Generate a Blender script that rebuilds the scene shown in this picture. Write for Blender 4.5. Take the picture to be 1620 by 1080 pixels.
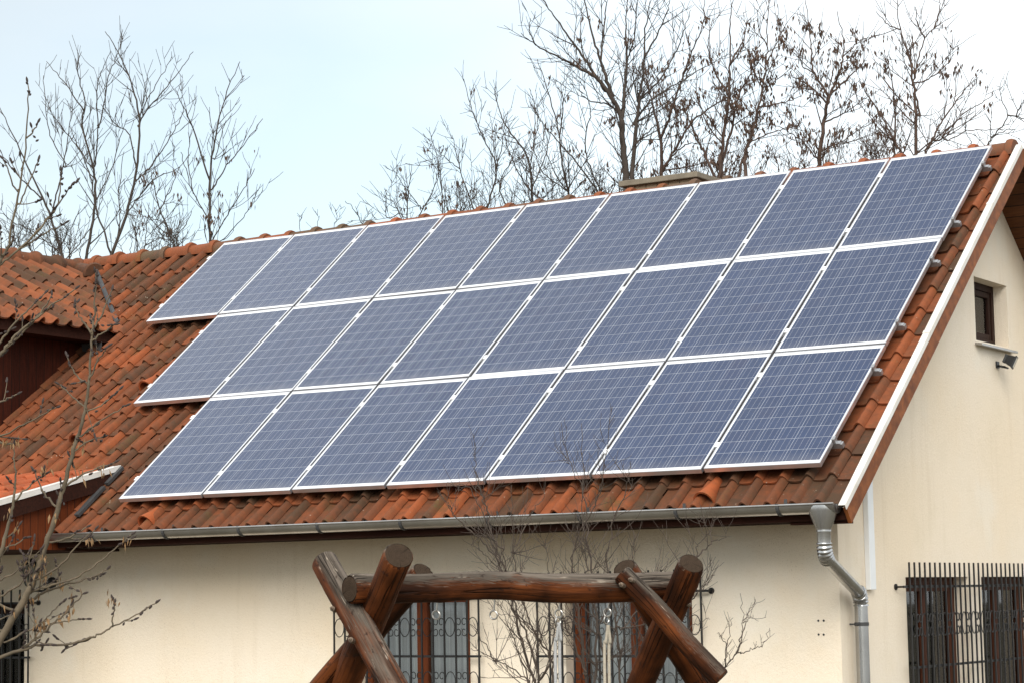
import bpy, math, random
from mathutils import Vector, Matrix
import numpy as np

# ------------------------------------------------------------------ camera, sky, sun, exposure
for o in list(bpy.data.objects):
    bpy.data.objects.remove(o)
SC = bpy.context.scene
COL = SC.collection
Z0 = 6.0                                   # height of the top panel edge above the ground
TH = 0.660581365800654                     # roof pitch (37.8 degrees)
CT, ST = math.cos(TH), math.sin(TH)
RC = [Vector((0.841876249, 0.539404708, -0.016939361)),      # camera right
      Vector((-0.075180094, 0.086139505, -0.993442469)),     # camera down
      Vector((-0.534408397, 0.837629122, 0.113071300))]      # camera forward
CAMP = Vector((7.126870643, -19.373115682, -4.016535333))
FPX = 3550.26
cam = bpy.data.cameras.new('camera')
cam.sensor_width = 36.0
cam.lens = FPX * 36.0 / 1620.0
cam.clip_start = 0.1
cam.clip_end = 2000
co = bpy.data.objects.new('camera', cam)
COL.objects.link(co)
m = Matrix.Identity(4)
for i in range(3):
    m[i][0] = RC[0][i]; m[i][1] = -RC[1][i]; m[i][2] = -RC[2][i]
    m[i][3] = CAMP[i] + (Z0 if i == 2 else 0)
co.matrix_world = m
SC.camera = co
SC.render.resolution_x = 1024; SC.render.resolution_y = 682

SUN_EL, SUN_AZ = math.radians(34), math.radians(24)     # azimuth measured from -Y (the front) towards +X
sun_dir = Vector((math.cos(SUN_EL) * math.sin(SUN_AZ), -math.cos(SUN_EL) * math.cos(SUN_AZ), math.sin(SUN_EL)))
W = bpy.data.worlds.new("World"); SC.world = W; W.use_nodes = True
wt = W.node_tree; wt.nodes.clear()
wn = wt.nodes.new; wl = wt.links.new
wo = wn('ShaderNodeOutputWorld'); bg = wn('ShaderNodeBackground')
sky = wn('ShaderNodeTexSky'); sky.sky_type = 'NISHITA'; sky.sun_disc = False
sky.sun_elevation = SUN_EL
sky.sun_rotation = math.atan2(sun_dir.x, sun_dir.y)
sky.air_density = 1.0; sky.dust_density = 2.0
tc = wn('ShaderNodeTexCoord')
nz = wn('ShaderNodeTexNoise'); nz.inputs['Scale'].default_value = 5.0; nz.inputs['Detail'].default_value = 5; nz.inputs['Roughness'].default_value = 0.5
mp = wn('ShaderNodeMapping'); mp.inputs['Scale'].default_value = (1.0, 1.0, 2.6); mp.inputs['Location'].default_value = (0.3, 0.1, 0.2)
wl(tc.outputs['Generated'], mp.inputs['Vector']); wl(mp.outputs[0], nz.inputs['Vector'])
# thinner cloud (a patch of pale blue sky) low over the house, thick white cloud elsewhere
gap = wn('ShaderNodeVectorMath'); gap.operation = 'DISTANCE'; gap.inputs[1].default_value = (-0.585, 0.787, 0.195)
nrm = wn('ShaderNodeVectorMath'); nrm.operation = 'NORMALIZE'
wl(tc.outputs['Generated'], nrm.inputs[0]); wl(nrm.outputs[0], gap.inputs[0])
sm = wn('ShaderNodeMath'); sm.operation = 'MULTIPLY_ADD'; sm.inputs[1].default_value = 0.27; wl(nz.outputs['Fac'], sm.inputs[0]); wl(gap.outputs['Value'], sm.inputs[2])
rp = wn('ShaderNodeValToRGB')
rp.color_ramp.elements[0].position = 0.17; rp.color_ramp.elements[0].color = (0.55, 0.55, 0.55, 1)
rp.color_ramp.elements[1].position = 0.44; rp.color_ramp.elements[1].color = (0.90, 0.90, 0.90, 1)
mx = wn('ShaderNodeMixRGB')
mx.inputs['Color2'].default_value = (7.9, 8.15, 8.25, 1)      # bright white cloud layer
wl(sm.outputs[0], rp.inputs['Fac']); wl(rp.outputs[0], mx.inputs['Fac'])
tint = wn('ShaderNodeMixRGB'); tint.blend_type = 'MULTIPLY'; tint.inputs['Fac'].default_value = 1.0; tint.inputs['Color2'].default_value = (0.66, 0.98, 0.98, 1)
# a brighter break in the cloud high to the left, greyer cloud overhead
lob = wn('ShaderNodeVectorMath'); lob.operation = 'DISTANCE'; lob.inputs[1].default_value = (-0.76, 0.30, 0.57)
wl(nrm.outputs[0], lob.inputs[0])
lr = wn('ShaderNodeValToRGB'); wl(lob.outputs['Value'], lr.inputs['Fac'])
for i_, (p_, v_) in enumerate(((0.05, 1.0), (0.48, 0.56), (0.70, 0.84))):
    e_ = lr.color_ramp.elements[i_] if i_ < 2 else lr.color_ramp.elements.new(p_)
    e_.position = p_; e_.color = (v_, v_, v_, 1)
cl_ = wn('ShaderNodeMixRGB'); cl_.blend_type = 'MULTIPLY'; cl_.inputs['Fac'].default_value = 1.0; cl_.inputs['Color1'].default_value = (9.9, 10.2, 10.3, 1)
wl(lr.outputs[0], cl_.inputs['Color2']); wl(cl_.outputs[0], mx.inputs['Color2'])
wl(sky.outputs[0], tint.inputs['Color1']); wl(tint.outputs[0], mx.inputs['Color1']); wl(mx.outputs[0], bg.inputs['Color'])
bg.inputs['Strength'].default_value = 0.10
wl(bg.outputs[0], wo.inputs['Surface'])

sl = bpy.data.lights.new('sun', 'SUN'); sl.energy = 2.0; sl.angle = math.radians(40); sl.color = (1.0, 0.95, 0.87)
so = bpy.data.objects.new('sun', sl); COL.objects.link(so)
so.rotation_euler = sun_dir.to_track_quat('Z', 'Y').to_euler()
so.location = (10, -10, 20)
SC.view_settings.view_transform = 'Standard'; SC.view_settings.look = 'None'
SC.view_settings.exposure = 0.74; SC.view_settings.gamma = 1
SC.view_settings.use_curve_mapping = False

# ------------------------------------------------------------------ helpers
def V3(*a): return Vector(a)
def ray(x, y):
    return RC[0] * (x - 810) + RC[1] * (y - 540) + RC[2] * FPX
def px(x, y, depth):                       # point of the place seen at photo pixel x, y at a distance in metres
    return CAMP + ray(x, y) * (depth / FPX)
def R(x, d, h):                            # roof coordinates: along the ridge, down the slope, out of the slope
    return V3(x, -d * CT - h * ST, -d * ST + h * CT)

def link(o, parent=None):
    COL.objects.link(o)
    if parent is not None: o.parent = parent
    return o
def tag(o, label=None, cat=None, group=None, kind=None):
    if label: o['label'] = label
    if cat: o['category'] = cat
    if group: o['group'] = group
    if kind: o['kind'] = kind
    return o
def thing(name, loc, label, cat, group=None):
    o = bpy.data.objects.new(name, None); COL.objects.link(o)
    o.empty_display_size = 0.2
    o.location = (loc[0], loc[1], loc[2] + Z0)
    return tag(o, label, cat, group)
def wloc(o):
    v = Vector((0, 0, 0))
    while o is not None:
        v += Vector(o.location); o = o.parent
    return v

class MB:
    def __init__(s): s.v = []; s.f = []; s.r = []; s.lp = []
    def add(s, vs, fs, rnd=0.5, lp=None):
        n = len(s.v)
        s.v.extend([tuple(v) for v in vs]); s.f.extend([tuple(i + n for i in f) for f in fs]); s.r.extend([rnd] * len(fs))
        s.lp.extend(lp if lp else [(0, 0, 0)] * len(vs))
    def hexa(s, p, rnd=0.5):               # p: 8 corners, bottom loop then top loop
        s.add(p, [(3, 2, 1, 0), (4, 5, 6, 7), (0, 1, 5, 4), (1, 2, 6, 5), (2, 3, 7, 6), (3, 0, 4, 7)], rnd)
    def box(s, a, b, rnd=0.5):
        x0, y0, z0 = a; x1, y1, z1 = b
        s.hexa([(x0, y0, z0), (x1, y0, z0), (x1, y1, z0), (x0, y1, z0), (x0, y0, z1), (x1, y0, z1), (x1, y1, z1), (x0, y1, z1)], rnd)
    def rbox(s, x0, x1, d0, d1, h0, h1, rnd=0.5):
        s.hexa([R(x0, d1, h0), R(x1, d1, h0), R(x1, d0, h0), R(x0, d0, h0), R(x0, d1, h1), R(x1, d1, h1), R(x1, d0, h1), R(x0, d0, h1)], rnd)
    def quad(s, a, b, c, d, rnd=0.5): s.add([a, b, c, d], [(0, 1, 2, 3)], rnd)
    def poly(s, pts, off, rnd=0.5):        # flat polygon extruded by the vector off
        n = len(pts); off = Vector(off)
        vs = [Vector(p) for p in pts] + [Vector(p) + off for p in pts]
        fs = [tuple(range(n))[::-1], tuple(range(n, 2 * n))] + [(i, (i + 1) % n, (i + 1) % n + n, i + n) for i in range(n)]
        s.add(vs, fs, rnd)
    def tube(s, pts, rad, sides=8, cap=True, rnd=0.5, rfun=None):
        pts = [Vector(p) for p in pts]; n = len(pts)
        if not hasattr(rad, '__len__'): rad = [rad] * n
        t0 = (pts[1] - pts[0]).normalized()
        up = Vector((0, 0, 1)) if abs(t0.z) < 0.9 else Vector((1, 0, 0))
        a = t0.cross(up).normalized()
        vs = []; lp = []; L = 0.0
        for i in range(n):
            if i == 0: t = t0
            elif i == n - 1: t = (pts[i] - pts[i - 1]).normalized()
            else:
                t = (pts[i + 1] - pts[i - 1])
                t = t.normalized() if t.length > 1e-9 else t0
            a = (a - t * a.dot(t))
            a = a.normalized() if a.length > 1e-6 else t.orthogonal().normalized()
            b = t.cross(a)
            if i: L += (pts[i] - pts[i - 1]).length
            for k in range(sides):
                an = 2 * math.pi * k / sides
                r = rad[i] * (rfun(an, L) if rfun else 1)
                vs.append(pts[i] + a * (math.cos(an) * r) + b * (math.sin(an) * r))
                lp.append((math.cos(an) * r, math.sin(an) * r, L))
        fs = []
        for i in range(n - 1):
            for k in range(sides):
                k2 = (k + 1) % sides
                fs.append((i * sides + k, i * sides + k2, (i + 1) * sides + k2, (i + 1) * sides + k))
        if cap:
            fs.append(tuple(range(sides))[::-1]); fs.append(tuple(range((n - 1) * sides, n * sides)))
        s.add(vs, fs, rnd, lp)
    def lathe(s, c, axis, prof, sides=16, rnd=0.5):   # prof: (distance along axis, radius)
        c = Vector(c); axis = Vector(axis).normalized()
        a = axis.orthogonal().normalized(); b = axis.cross(a)
        vs = []
        for (h, r) in prof:
            for k in range(sides):
                an = 2 * math.pi * k / sides
                vs.append(c + axis * h + a * (r * math.cos(an)) + b * (r * math.sin(an)))
        lpv = [(r * math.cos(2 * math.pi * k / sides), r * math.sin(2 * math.pi * k / sides), 0) for (h, r) in prof for k in range(sides)]
        fs = []
        for i in range(len(prof) - 1):
            for k in range(sides):
                k2 = (k + 1) % sides
                fs.append((i * sides + k, i * sides + k2, (i + 1) * sides + k2, (i + 1) * sides + k))
        fs.append(tuple(range(sides))[::-1]); fs.append(tuple(range((len(prof) - 1) * sides, len(prof) * sides)))
        s.add(vs, fs, rnd, lpv)
    def build(s, name, mat, parent=None, smooth=False, local=False, bevel=0, angle=None):
        me = bpy.data.meshes.new(name)
        if local: vs = s.v
        else:
            off = wloc(parent)
            vs = [(v[0] - off.x, v[1] - off.y, v[2] + Z0 - off.z) for v in s.v]
        me.from_pydata(vs, [], s.f)
        at = me.attributes.new('rnd', 'FLOAT', 'FACE'); at.data.foreach_set('value', s.r)
        at = me.attributes.new('lp', 'FLOAT_VECTOR', 'POINT'); at.data.foreach_set('vector', [c for l in s.lp for c in l])
        me.materials.append(mat)
        me.validate(); me.update()
        if smooth: me.shade_smooth()
        if smooth and angle: me.set_sharp_from_angle(angle=math.radians(angle))
        o = bpy.data.objects.new(name, me)
        link(o, parent)
        if bevel:
            b = o.modifiers.new('bevel', 'BEVEL'); b.width = bevel; b.segments = 2; b.limit_method = 'ANGLE'; b.angle_limit = math.radians(40)
        return o

# ------------------------------------------------------------------ materials
class NT:
    def __init__(s, name):
        s.m = bpy.data.materials.new(name); s.m.use_nodes = True
        s.t = s.m.node_tree; s.t.nodes.clear()
        s.out = s.t.nodes.new('ShaderNodeOutputMaterial')
        s.b = s.t.nodes.new('ShaderNodeBsdfPrincipled')
        s.t.links.new(s.b.outputs[0], s.out.inputs['Surface'])
        s.tc = None
    def n(s, typ, **kw):
        nd = s.t.nodes.new(typ)
        for k, v in kw.items(): setattr(nd, k, v)
        return nd
    def l(s, a, b): s.t.links.new(a, b)
    def setp(s, sock, v):
        if hasattr(v, 'is_output'): s.l(v, sock)
        else: sock.default_value = v
    def obj(s):
        if not s.tc: s.tc = s.n('ShaderNodeTexCoord')
        return s.tc.outputs['Object']
    def attr(s, name, out='Fac'):
        a = s.n('ShaderNodeAttribute', attribute_name=name); return a.outputs[out]
    def scale(s, vec, sc, loc=(0, 0, 0)):
        mp_ = s.n('ShaderNodeMapping'); s.l(vec, mp_.inputs[0]); mp_.inputs['Scale'].default_value = sc; mp_.inputs['Location'].default_value = loc
        return mp_.outputs[0]
    def noise(s, vec, scale, detail=3, rough=0.5, out='Fac'):
        nz_ = s.n('ShaderNodeTexNoise'); s.l(vec, nz_.inputs['Vector'])
        nz_.inputs['Scale'].default_value = scale; nz_.inputs['Detail'].default_value = detail; nz_.inputs['Roughness'].default_value = rough
        return nz_.outputs[out]
    def math(s, op, a, b=0.0, c=0.0, clamp=False):
        m_ = s.n('ShaderNodeMath', operation=op); m_.use_clamp = clamp
        s.setp(m_.inputs[0], a); s.setp(m_.inputs[1], b); s.setp(m_.inputs[2], c)
        return m_.outputs[0]
    def ramp(s, fac, stops):
        r_ = s.n('ShaderNodeValToRGB'); s.setp(r_.inputs[0], fac)
        e = r_.color_ramp.elements
        while len(e) < len(stops): e.new(0.5)
        for i, (p, c) in enumerate(stops):
            e[i].position = p; e[i].color = (c, c, c, 1) if not hasattr(c, '__len__') else (*c, 1)
        return r_.outputs[0]
    def mix(s, fac, a, b, mode='MIX'):
        m_ = s.n('ShaderNodeMixRGB', blend_type=mode)
        s.setp(m_.inputs[0], fac)
        for i, v in ((1, a), (2, b)):
            s.setp(m_.inputs[i], v if hasattr(v, 'is_output') else (*v, 1))
        return m_.outputs[0]
    def set(s, **kw):
        for k, v in kw.items():
            if k == 'col': s.setp(s.b.inputs['Base Color'], v if hasattr(v, 'is_output') else (*v, 1))
            else: s.setp(s.b.inputs[{'rough': 'Roughness', 'metal': 'Metallic', 'spec': 'Specular IOR Level', 'coat': 'Coat Weight', 'coatr': 'Coat Roughness', 'ior': 'IOR', 'trans': 'Transmission Weight', 'alpha': 'Alpha'}[k]], v)
        return s
    def bump(s, h, strength=0.3, dist=0.01):
        b_ = s.n('ShaderNodeBump'); s.l(h, b_.inputs['Height']); b_.inputs['Strength'].default_value = strength; b_.inputs['Distance'].default_value = dist
        s.l(b_.outputs[0], s.b.inputs['Normal'])

def mat_tile(name, c_new, c_mid, c_old, worn):
    k = NT(name); o = k.obj(); r = k.attr('rnd')
    n1 = k.noise(o, 1.1, 3); n2 = k.noise(o, 14, 4, 0.6); n3 = k.noise(o, 70, 3, 0.6); n4 = k.noise(o, 4.5, 4, 0.65)
    w = k.math('ADD', k.math('MULTIPLY', r, 0.75), k.math('MULTIPLY', n2, 0.7))
    w = k.math('ADD', w, k.math('MULTIPLY', n1, 0.65))
    base = k.ramp(k.math('ADD', w, worn), [(0.55, c_new), (0.95, c_mid), (1.35, c_old)])
    # the ramp clamps at 1, so scale down
    base = k.ramp(k.math('MULTIPLY', k.math('ADD', w, worn), 0.6), [(0.34, c_new), (0.58, c_mid), (0.80, c_old)])
    dirt = k.ramp(n4, [(0.50, 0.0), (0.72, 1.0)])
    base = k.mix(k.math('MULTIPLY', dirt, 0.55), base, (0.055, 0.036, 0.018))
    moss = k.math('MULTIPLY', k.ramp(k.noise(k.scale(o, (1, 1, 1), (3, 7, 1)), 2.6, 4, 0.6), [(0.55, 0.0), (0.72, 1.0)]), k.ramp(n3, [(0.42, 0.0), (0.6, 1.0)]))
    base = k.mix(k.math('MULTIPLY', moss, 0.55), base, (0.085, 0.075, 0.022))
    vor = k.n('ShaderNodeTexVoronoi'); k.l(o, vor.inputs['Vector']); vor.inputs['Scale'].default_value = 26
    lich = k.math('MULTIPLY', k.ramp(vor.outputs['Distance'], [(0.10, 1.0), (0.2, 0.0)]), k.ramp(k.noise(o, 8, 2), [(0.6, 0.0), (0.7, 1.0)]))
    base = k.mix(k.math('MULTIPLY', lich, 0.7), base, (0.42, 0.36, 0.28))
    k.set(col=base, rough=0.82, spec=0.3)
    k.bump(k.math('ADD', k.math('MULTIPLY', n2, 0.6), k.math('MULTIPLY', n3, 0.6)), 0.5, 0.006)
    return k.m
M = {}
M['tile'] = mat_tile('clay_tile', (0.255, 0.066, 0.020), (0.145, 0.045, 0.017), (0.068, 0.033, 0.017), 0.0)
M['tile_wing'] = mat_tile('clay_tile_left_wing', (0.25, 0.072, 0.025), (0.165, 0.053, 0.021), (0.075, 0.034, 0.017), -0.04)
M['tile_new'] = mat_tile('clay_tile_porch', (0.38, 0.092, 0.033), (0.32, 0.076, 0.028), (0.20, 0.055, 0.023), -0.35)
M['tile_hood'] = mat_tile('clay_tile_hood', (0.33, 0.080, 0.024), (0.25, 0.064, 0.021), (0.14, 0.045, 0.018), -0.25)
M['tile_ridge'] = mat_tile('clay_ridge_tile', (0.27, 0.072, 0.024), (0.20, 0.060, 0.023), (0.11, 0.065, 0.040), -0.04)

def mat_wall():
    k = NT('cream_render'); o = k.obj()
    n1 = k.noise(o, 0.55, 4, 0.55); n2 = k.noise(o, 190, 2, 0.6); n3 = k.noise(o, 45, 3, 0.6); n4 = k.noise(o, 2.2, 4, 0.6)
    sep = k.n('ShaderNodeSeparateXYZ'); k.l(o, sep.inputs[0])
    c = k.mix(k.ramp(n1, [(0.35, 0.0), (0.65, 1.0)]), (0.80, 0.675, 0.515), (0.825, 0.735, 0.62))
    c = k.mix(k.math('MULTIPLY', k.ramp(n4, [(0.5, 0.0), (0.75, 1.0)]), 0.35), c, (0.70, 0.58, 0.40))
    pit = k.math('MULTIPLY', k.ramp(k.noise(o, 120, 2, 0.7), [(0.60, 0.0), (0.68, 1.0)]), k.ramp(k.noise(o, 1.3, 3), [(0.35, 0.2), (0.6, 1.0)]))
    c = k.mix(k.math('MULTIPLY', pit, 0.6), c, (0.36, 0.26, 0.16))
    streak = k.ramp(k.noise(k.scale(o, (2.6, 2.6, 0.22)), 3.0, 4, 0.6), [(0.55, 0.0), (0.78, 1.0)])
    c = k.mix(k.math('MULTIPLY', streak, 0.20), c, (0.50, 0.38, 0.24))
    pale = k.ramp(k.noise(k.scale(o, (1, 1, 1), (5, 2, 9)), 1.0, 4, 0.6), [(0.56, 0.0), (0.72, 1.0)])
    c = k.mix(k.math('MULTIPLY', pale, 0.4), c, (0.80, 0.76, 0.68))
    k.set(col=c, rough=0.9, spec=0.2)
    k.bump(k.math('ADD', k.math('MULTIPLY', n2, 0.9), n3), 0.55, 0.007)
    return k.m
M['wall'] = mat_wall()

def mat_wood(name, a, b, plank=0.0, axis=0, rough=0.55, grain=(1, 1, 1)):
    k = NT(name); o = k.obj()
    n1 = k.noise(k.scale(o, grain), 6, 4, 0.6); n2 = k.noise(o, 1.3, 2)
    c = k.mix(k.ramp(n1, [(0.3, 0.0), (0.7, 1.0)]), a, b)
    c = k.mix(k.math('MULTIPLY', k.ramp(n2, [(0.45, 0.0), (0.7, 1.0)]), 0.5), c, tuple(0.45 * x for x in a))
    h = n1
    if plank:
        sep = k.n('ShaderNodeSeparateXYZ'); k.l(o, sep.inputs[0])
        fr = k.math('FRACT', k.math('DIVIDE', sep.outputs[axis], plank))
        gap = k.math('LESS_THAN', fr, 0.07)
        wn_ = k.n('ShaderNodeTexWhiteNoise', noise_dimensions='1D'); k.l(k.math('FLOOR', k.math('DIVIDE', sep.outputs[axis], plank)), wn_.inputs['W'])
        c = k.mix(k.math('MULTIPLY', wn_.outputs['Value'], 0.45), c, tuple(0.4 * x for x in b))
        c = k.mix(gap, c, (0.012, 0.006, 0.004))
        h = k.math('SUBTRACT', n1, k.math('MULTIPLY', gap, 2.0))
    k.set(col=c, rough=rough, spec=0.12)
    k.bump(h, 0.35, 0.005)
    return k.m
M['barge'] = mat_wood('stained_bargeboard', (0.27, 0.086, 0.024), (0.11, 0.034, 0.012), grain=(14, 1.5, 1.9))
M['soffit'] = mat_wood('soffit_boards', (0.15, 0.055, 0.02), (0.09, 0.032, 0.013), plank=0.11, axis=1, grain=(1, 8, 8))
M['fascia'] = mat_wood('dark_fascia', (0.040, 0.013, 0.008), (0.020, 0.008, 0.005), grain=(1, 8, 8), rough=0.9)
M['cheek'] = mat_wood('red_boards', (0.075, 0.017, 0.008), (0.030, 0.008, 0.005), plank=0.12, axis=1, grain=(8, 8, 0.9))
M['winwood'] = mat_wood('window_wood', (0.17, 0.044, 0.014), (0.10, 0.026, 0.010), grain=(8, 8, 1))
M['gablewood'] = mat_wood('red_brown_window_wood', (0.085, 0.026, 0.011), (0.045, 0.015, 0.008), grain=(8, 8, 1))
M['darkwood'] = mat_wood('dark_window_wood', (0.034, 0.014, 0.009), (0.018, 0.008, 0.006), grain=(8, 8, 1))

def mat_log():
    k = NT('weathered_log'); lp = k.attr('lp', 'Vector'); o = k.obj()
    g = k.scale(lp, (26, 26, 1.5)); n1 = k.noise(g, 1.0, 5, 0.65); n2 = k.noise(k.scale(lp, (8, 8, 1.3)), 1.0, 3); n3 = k.noise(o, 3.0, 3)
    red = k.mix(k.ramp(n1, [(0.35, 0.0), (0.7, 1.0)]), (0.165, 0.048, 0.014), (0.055, 0.018, 0.008))
    red = k.mix(k.ramp(n3, [(0.42, 0.0), (0.62, 0.85)]), red, (0.017, 0.007, 0.004))
    grey = k.mix(k.ramp(n1, [(0.38, 0.0), (0.68, 1.0)]), (0.15, 0.122, 0.098), (0.035, 0.028, 0.022))
    geo = k.n('ShaderNodeNewGeometry'); sep = k.n('ShaderNodeSeparateXYZ'); k.l(geo.outputs['True Normal'], sep.inputs[0])
    wth = k.math('ADD', k.math('MULTIPLY', sep.outputs[2], 0.75), k.math('MULTIPLY', k.math('SUBTRACT', n2, 0.5), 1.5))
    fac = k.ramp(wth, [(0.16, 0.0), (0.46, 1.0)])
    c = k.mix(fac, red, grey)
    flake = k.math('MULTIPLY', k.ramp(k.noise(k.scale(lp, (40, 40, 5)), 1.0, 3, 0.7), [(0.62, 0.0), (0.70, 1.0)]), k.ramp(wth, [(0.05, 0.0), (0.35, 0.9)]))
    c = k.mix(flake, c, (0.34, 0.28, 0.22))
    ck = k.math('ABSOLUTE', k.math('SUBTRACT', k.noise(k.scale(lp, (20, 20, .55)), 1.0, 2, .5), .5))
    crk = k.math('MULTIPLY', k.ramp(ck, [(0.004, 1.0), (0.015, 0.0)]), k.ramp(k.noise(k.scale(lp, (9, 9, 2.2), (3, 1, 5)), 1.0, 2), [(0.42, 0.0), (0.52, 1.0)]))
    c = k.mix(k.math('MULTIPLY', crk, .65), c, (0.008, 0.006, 0.005))
    sp_ = k.noise(k.scale(lp, (30, 30, 16), (2, 7, 3)), 1.0, 3, .6)
    c = k.mix(k.ramp(sp_, [(0.60, 0.0), (0.68, .7)]), c, (0.020, 0.011, 0.008))
    k.set(col=c, rough=k.math('ADD', 0.62, k.math('MULTIPLY', fac, 0.3)), spec=0.06)
    k.bump(k.math('SUBTRACT', n1, k.math('MULTIPLY', crk, 1.2)), 0.9, 0.014)
    return k.m
M['log'] = mat_log()
def mat_logend():
    k = NT('log_end_grain'); o = k.obj(); lp = k.attr('lp', 'Vector')
    ln = k.n('ShaderNodeVectorMath', operation='LENGTH'); k.l(lp, ln.inputs[0])
    no = k.n('ShaderNodeVectorMath', operation='NORMALIZE'); k.l(lp, no.inputs[0])
    ring = k.math('MULTIPLY_ADD', k.math('SINE', k.math('ADD', k.math('MULTIPLY', ln.outputs['Value'], 620.0), k.math('MULTIPLY', k.noise(o, 18, 2), 5.0))), .25, .5)
    rad = k.ramp(k.noise(k.scale(no.outputs[0], (1, 1, 1)), 3.4, 3, 0.7), [(0.36, 1.0), (0.42, 0.0)])
    n1 = k.math('MAXIMUM', k.math('ADD', k.math('MULTIPLY', k.noise(o, 60, 4, 0.6), .6), k.math('MULTIPLY', ring, .4)), rad)
    c = k.mix(n1, (0.075, 0.050, 0.034), (0.006, 0.005, 0.004))
    k.set(col=c, rough=0.95, spec=0.05); k.bump(n1, -0.8, 0.01)
    return k.m
M['logend'] = mat_logend()

def simple(name, col, rough=0.5, metal=0.0, var=0.0, vscale=8, spec=0.5, dark=None, bump=0.0, bscale=60):
    k = NT(name); o = k.obj()
    c = col
    if var:
        c = k.mix(k.math('MULTIPLY', k.ramp(k.noise(o, vscale, 4, 0.6), [(0.35, 0.0), (0.7, 1.0)]), var), col, dark or tuple(0.4 * x for x in col))
    k.set(col=c, rough=rough, metal=metal, spec=spec)
    if bump: k.bump(k.noise(o, bscale, 3), bump, 0.004)
    return k.m
M['alu'] = simple('anodised_aluminium', (0.80, 0.80, 0.82), 0.30, 0.9, 0.12, 5)
M['aluclamp'] = simple('bright_clamp', (0.80, 0.80, 0.80), 0.5, 0.1, 0.1, 20)
M['clampm'] = simple('clamp_steel', (0.48, 0.48, 0.49), 0.35, 0.8, 0.4, 30)
M['zinc'] = simple('zinc_gutter', (0.47, 0.46, 0.45), 0.30, 0.9, 0.6, 2.5, dark=(0.24, 0.22, 0.20), bump=0.15, bscale=9)
M['zincpipe'] = simple('zinc_pipe', (0.46, 0.46, 0.46), 0.26, 0.92, 0.5, 4, dark=(0.26, 0.255, 0.25))
M['lead'] = simple('lead_flashing', (0.060, 0.060, 0.062), 0.7, 0.2, 0.5, 7)
M['whitetrim'] = simple('white_verge_metal', (0.70, 0.68, 0.65), 0.5, 0.0, 0.55, 3.5, dark=(0.46, 0.41, 0.33))
M['trunk'] = simple('white_cable_duct', (0.80, 0.81, 0.82), 0.5, 0.0, 0.1, 5)
M['iron'] = simple('black_iron', (0.012, 0.011, 0.011), 0.5, 0.0, 0.3, 20, spec=0.4)
M['black'] = simple('black_housing', (0.015, 0.015, 0.016), 0.45, 0.0, 0.2, 20)
M['concrete'] = simple('chimney_cap', (0.20, 0.168, 0.125), 0.9, 0, 0.6, 9, dark=(0.10, 0.082, 0.06), bump=0.4, bscale=70)
M['steel'] = simple('steel_hook', (0.55, 0.53, 0.50), 0.35, 0.9, 0.4, 30)
M['boltm'] = simple('rusty_bolt', (0.20, 0.15, 0.11), 0.6, 0.6, 0.6, 60)
M['rope'] = simple('pale_rope', (0.45, 0.40, 0.32), 0.9, 0, 0.4, 90, bump=0.8, bscale=160)
M['ropegrey'] = simple('grey_rope', (0.42, 0.42, 0.42), 0.9, 0, 0.4, 90, bump=0.8, bscale=160)
M['bark'] = simple('bark_dark', (0.060, 0.045, 0.036), 0.9, 0, 0.6, 9, dark=(0.026, 0.021, 0.018), bump=0.6, bscale=40)
M['barkred'] = simple('bark_reddish', (0.085, 0.052, 0.038), 0.9, 0, 0.6, 9, dark=(0.035, 0.022, 0.018))
M['barkash'] = simple('bark_ash', (0.135, 0.102, 0.064), 0.85, 0, 0.8, 14, dark=(0.045, 0.034, 0.022), bump=0.4, bscale=50)
M['barkbush'] = simple('bark_bush', (0.075, 0.054, 0.041), 0.85, 0, 0.6, 14, dark=(0.032, 0.023, 0.018))
M['pod'] = simple('dry_pods', (0.085, 0.048, 0.030), 0.8, 0, 0.6, 20, dark=(0.04, 0.022, 0.015))
M['key'] = simple('dry_keys', (0.26, 0.15, 0.065), 0.8, 0, 0.6, 25, dark=(0.13, 0.07, 0.03))
M['bud'] = simple('dark_buds', (0.035, 0.022, 0.018), 0.8)
M['curtain'] = None
def mat_curtain(name, a, b):
    k = NT(name); o = k.obj()
    sep = k.n('ShaderNodeSeparateXYZ'); k.l(o, sep.inputs[0])
    n1 = k.noise(k.scale(o, (14, 14, 0.3)), 1.0, 3, 0.5)
    k.set(col=k.mix(k.ramp(n1, [(0.35, 0.0), (0.65, 1.0)]), a, b), rough=0.95)
    return k.m
M['curtain'] = mat_curtain('net_curtain', (0.60, 0.61, 0.63), (0.34, 0.35, 0.37))
def mat_pane(name, tint, rough=0.03):
    k = NT(name)
    k.t.nodes.remove(k.b)
    tr = k.n('ShaderNodeBsdfTransparent'); tr.inputs[0].default_value = (*tint, 1)
    gl = k.n('ShaderNodeBsdfGlossy'); gl.inputs['Roughness'].default_value = rough
    fr = k.n('ShaderNodeFresnel'); fr.inputs['IOR'].default_value = 1.5
    ms = k.n('ShaderNodeMixShader'); k.l(fr.outputs[0], ms.inputs[0]); k.l(tr.outputs[0], ms.inputs[1]); k.l(gl.outputs[0], ms.inputs[2])
    k.l(ms.outputs[0], k.out.inputs['Surface'])
    return k.m
M['pane'] = mat_pane('window_glass', (0.93, 0.95, 0.95))

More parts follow.
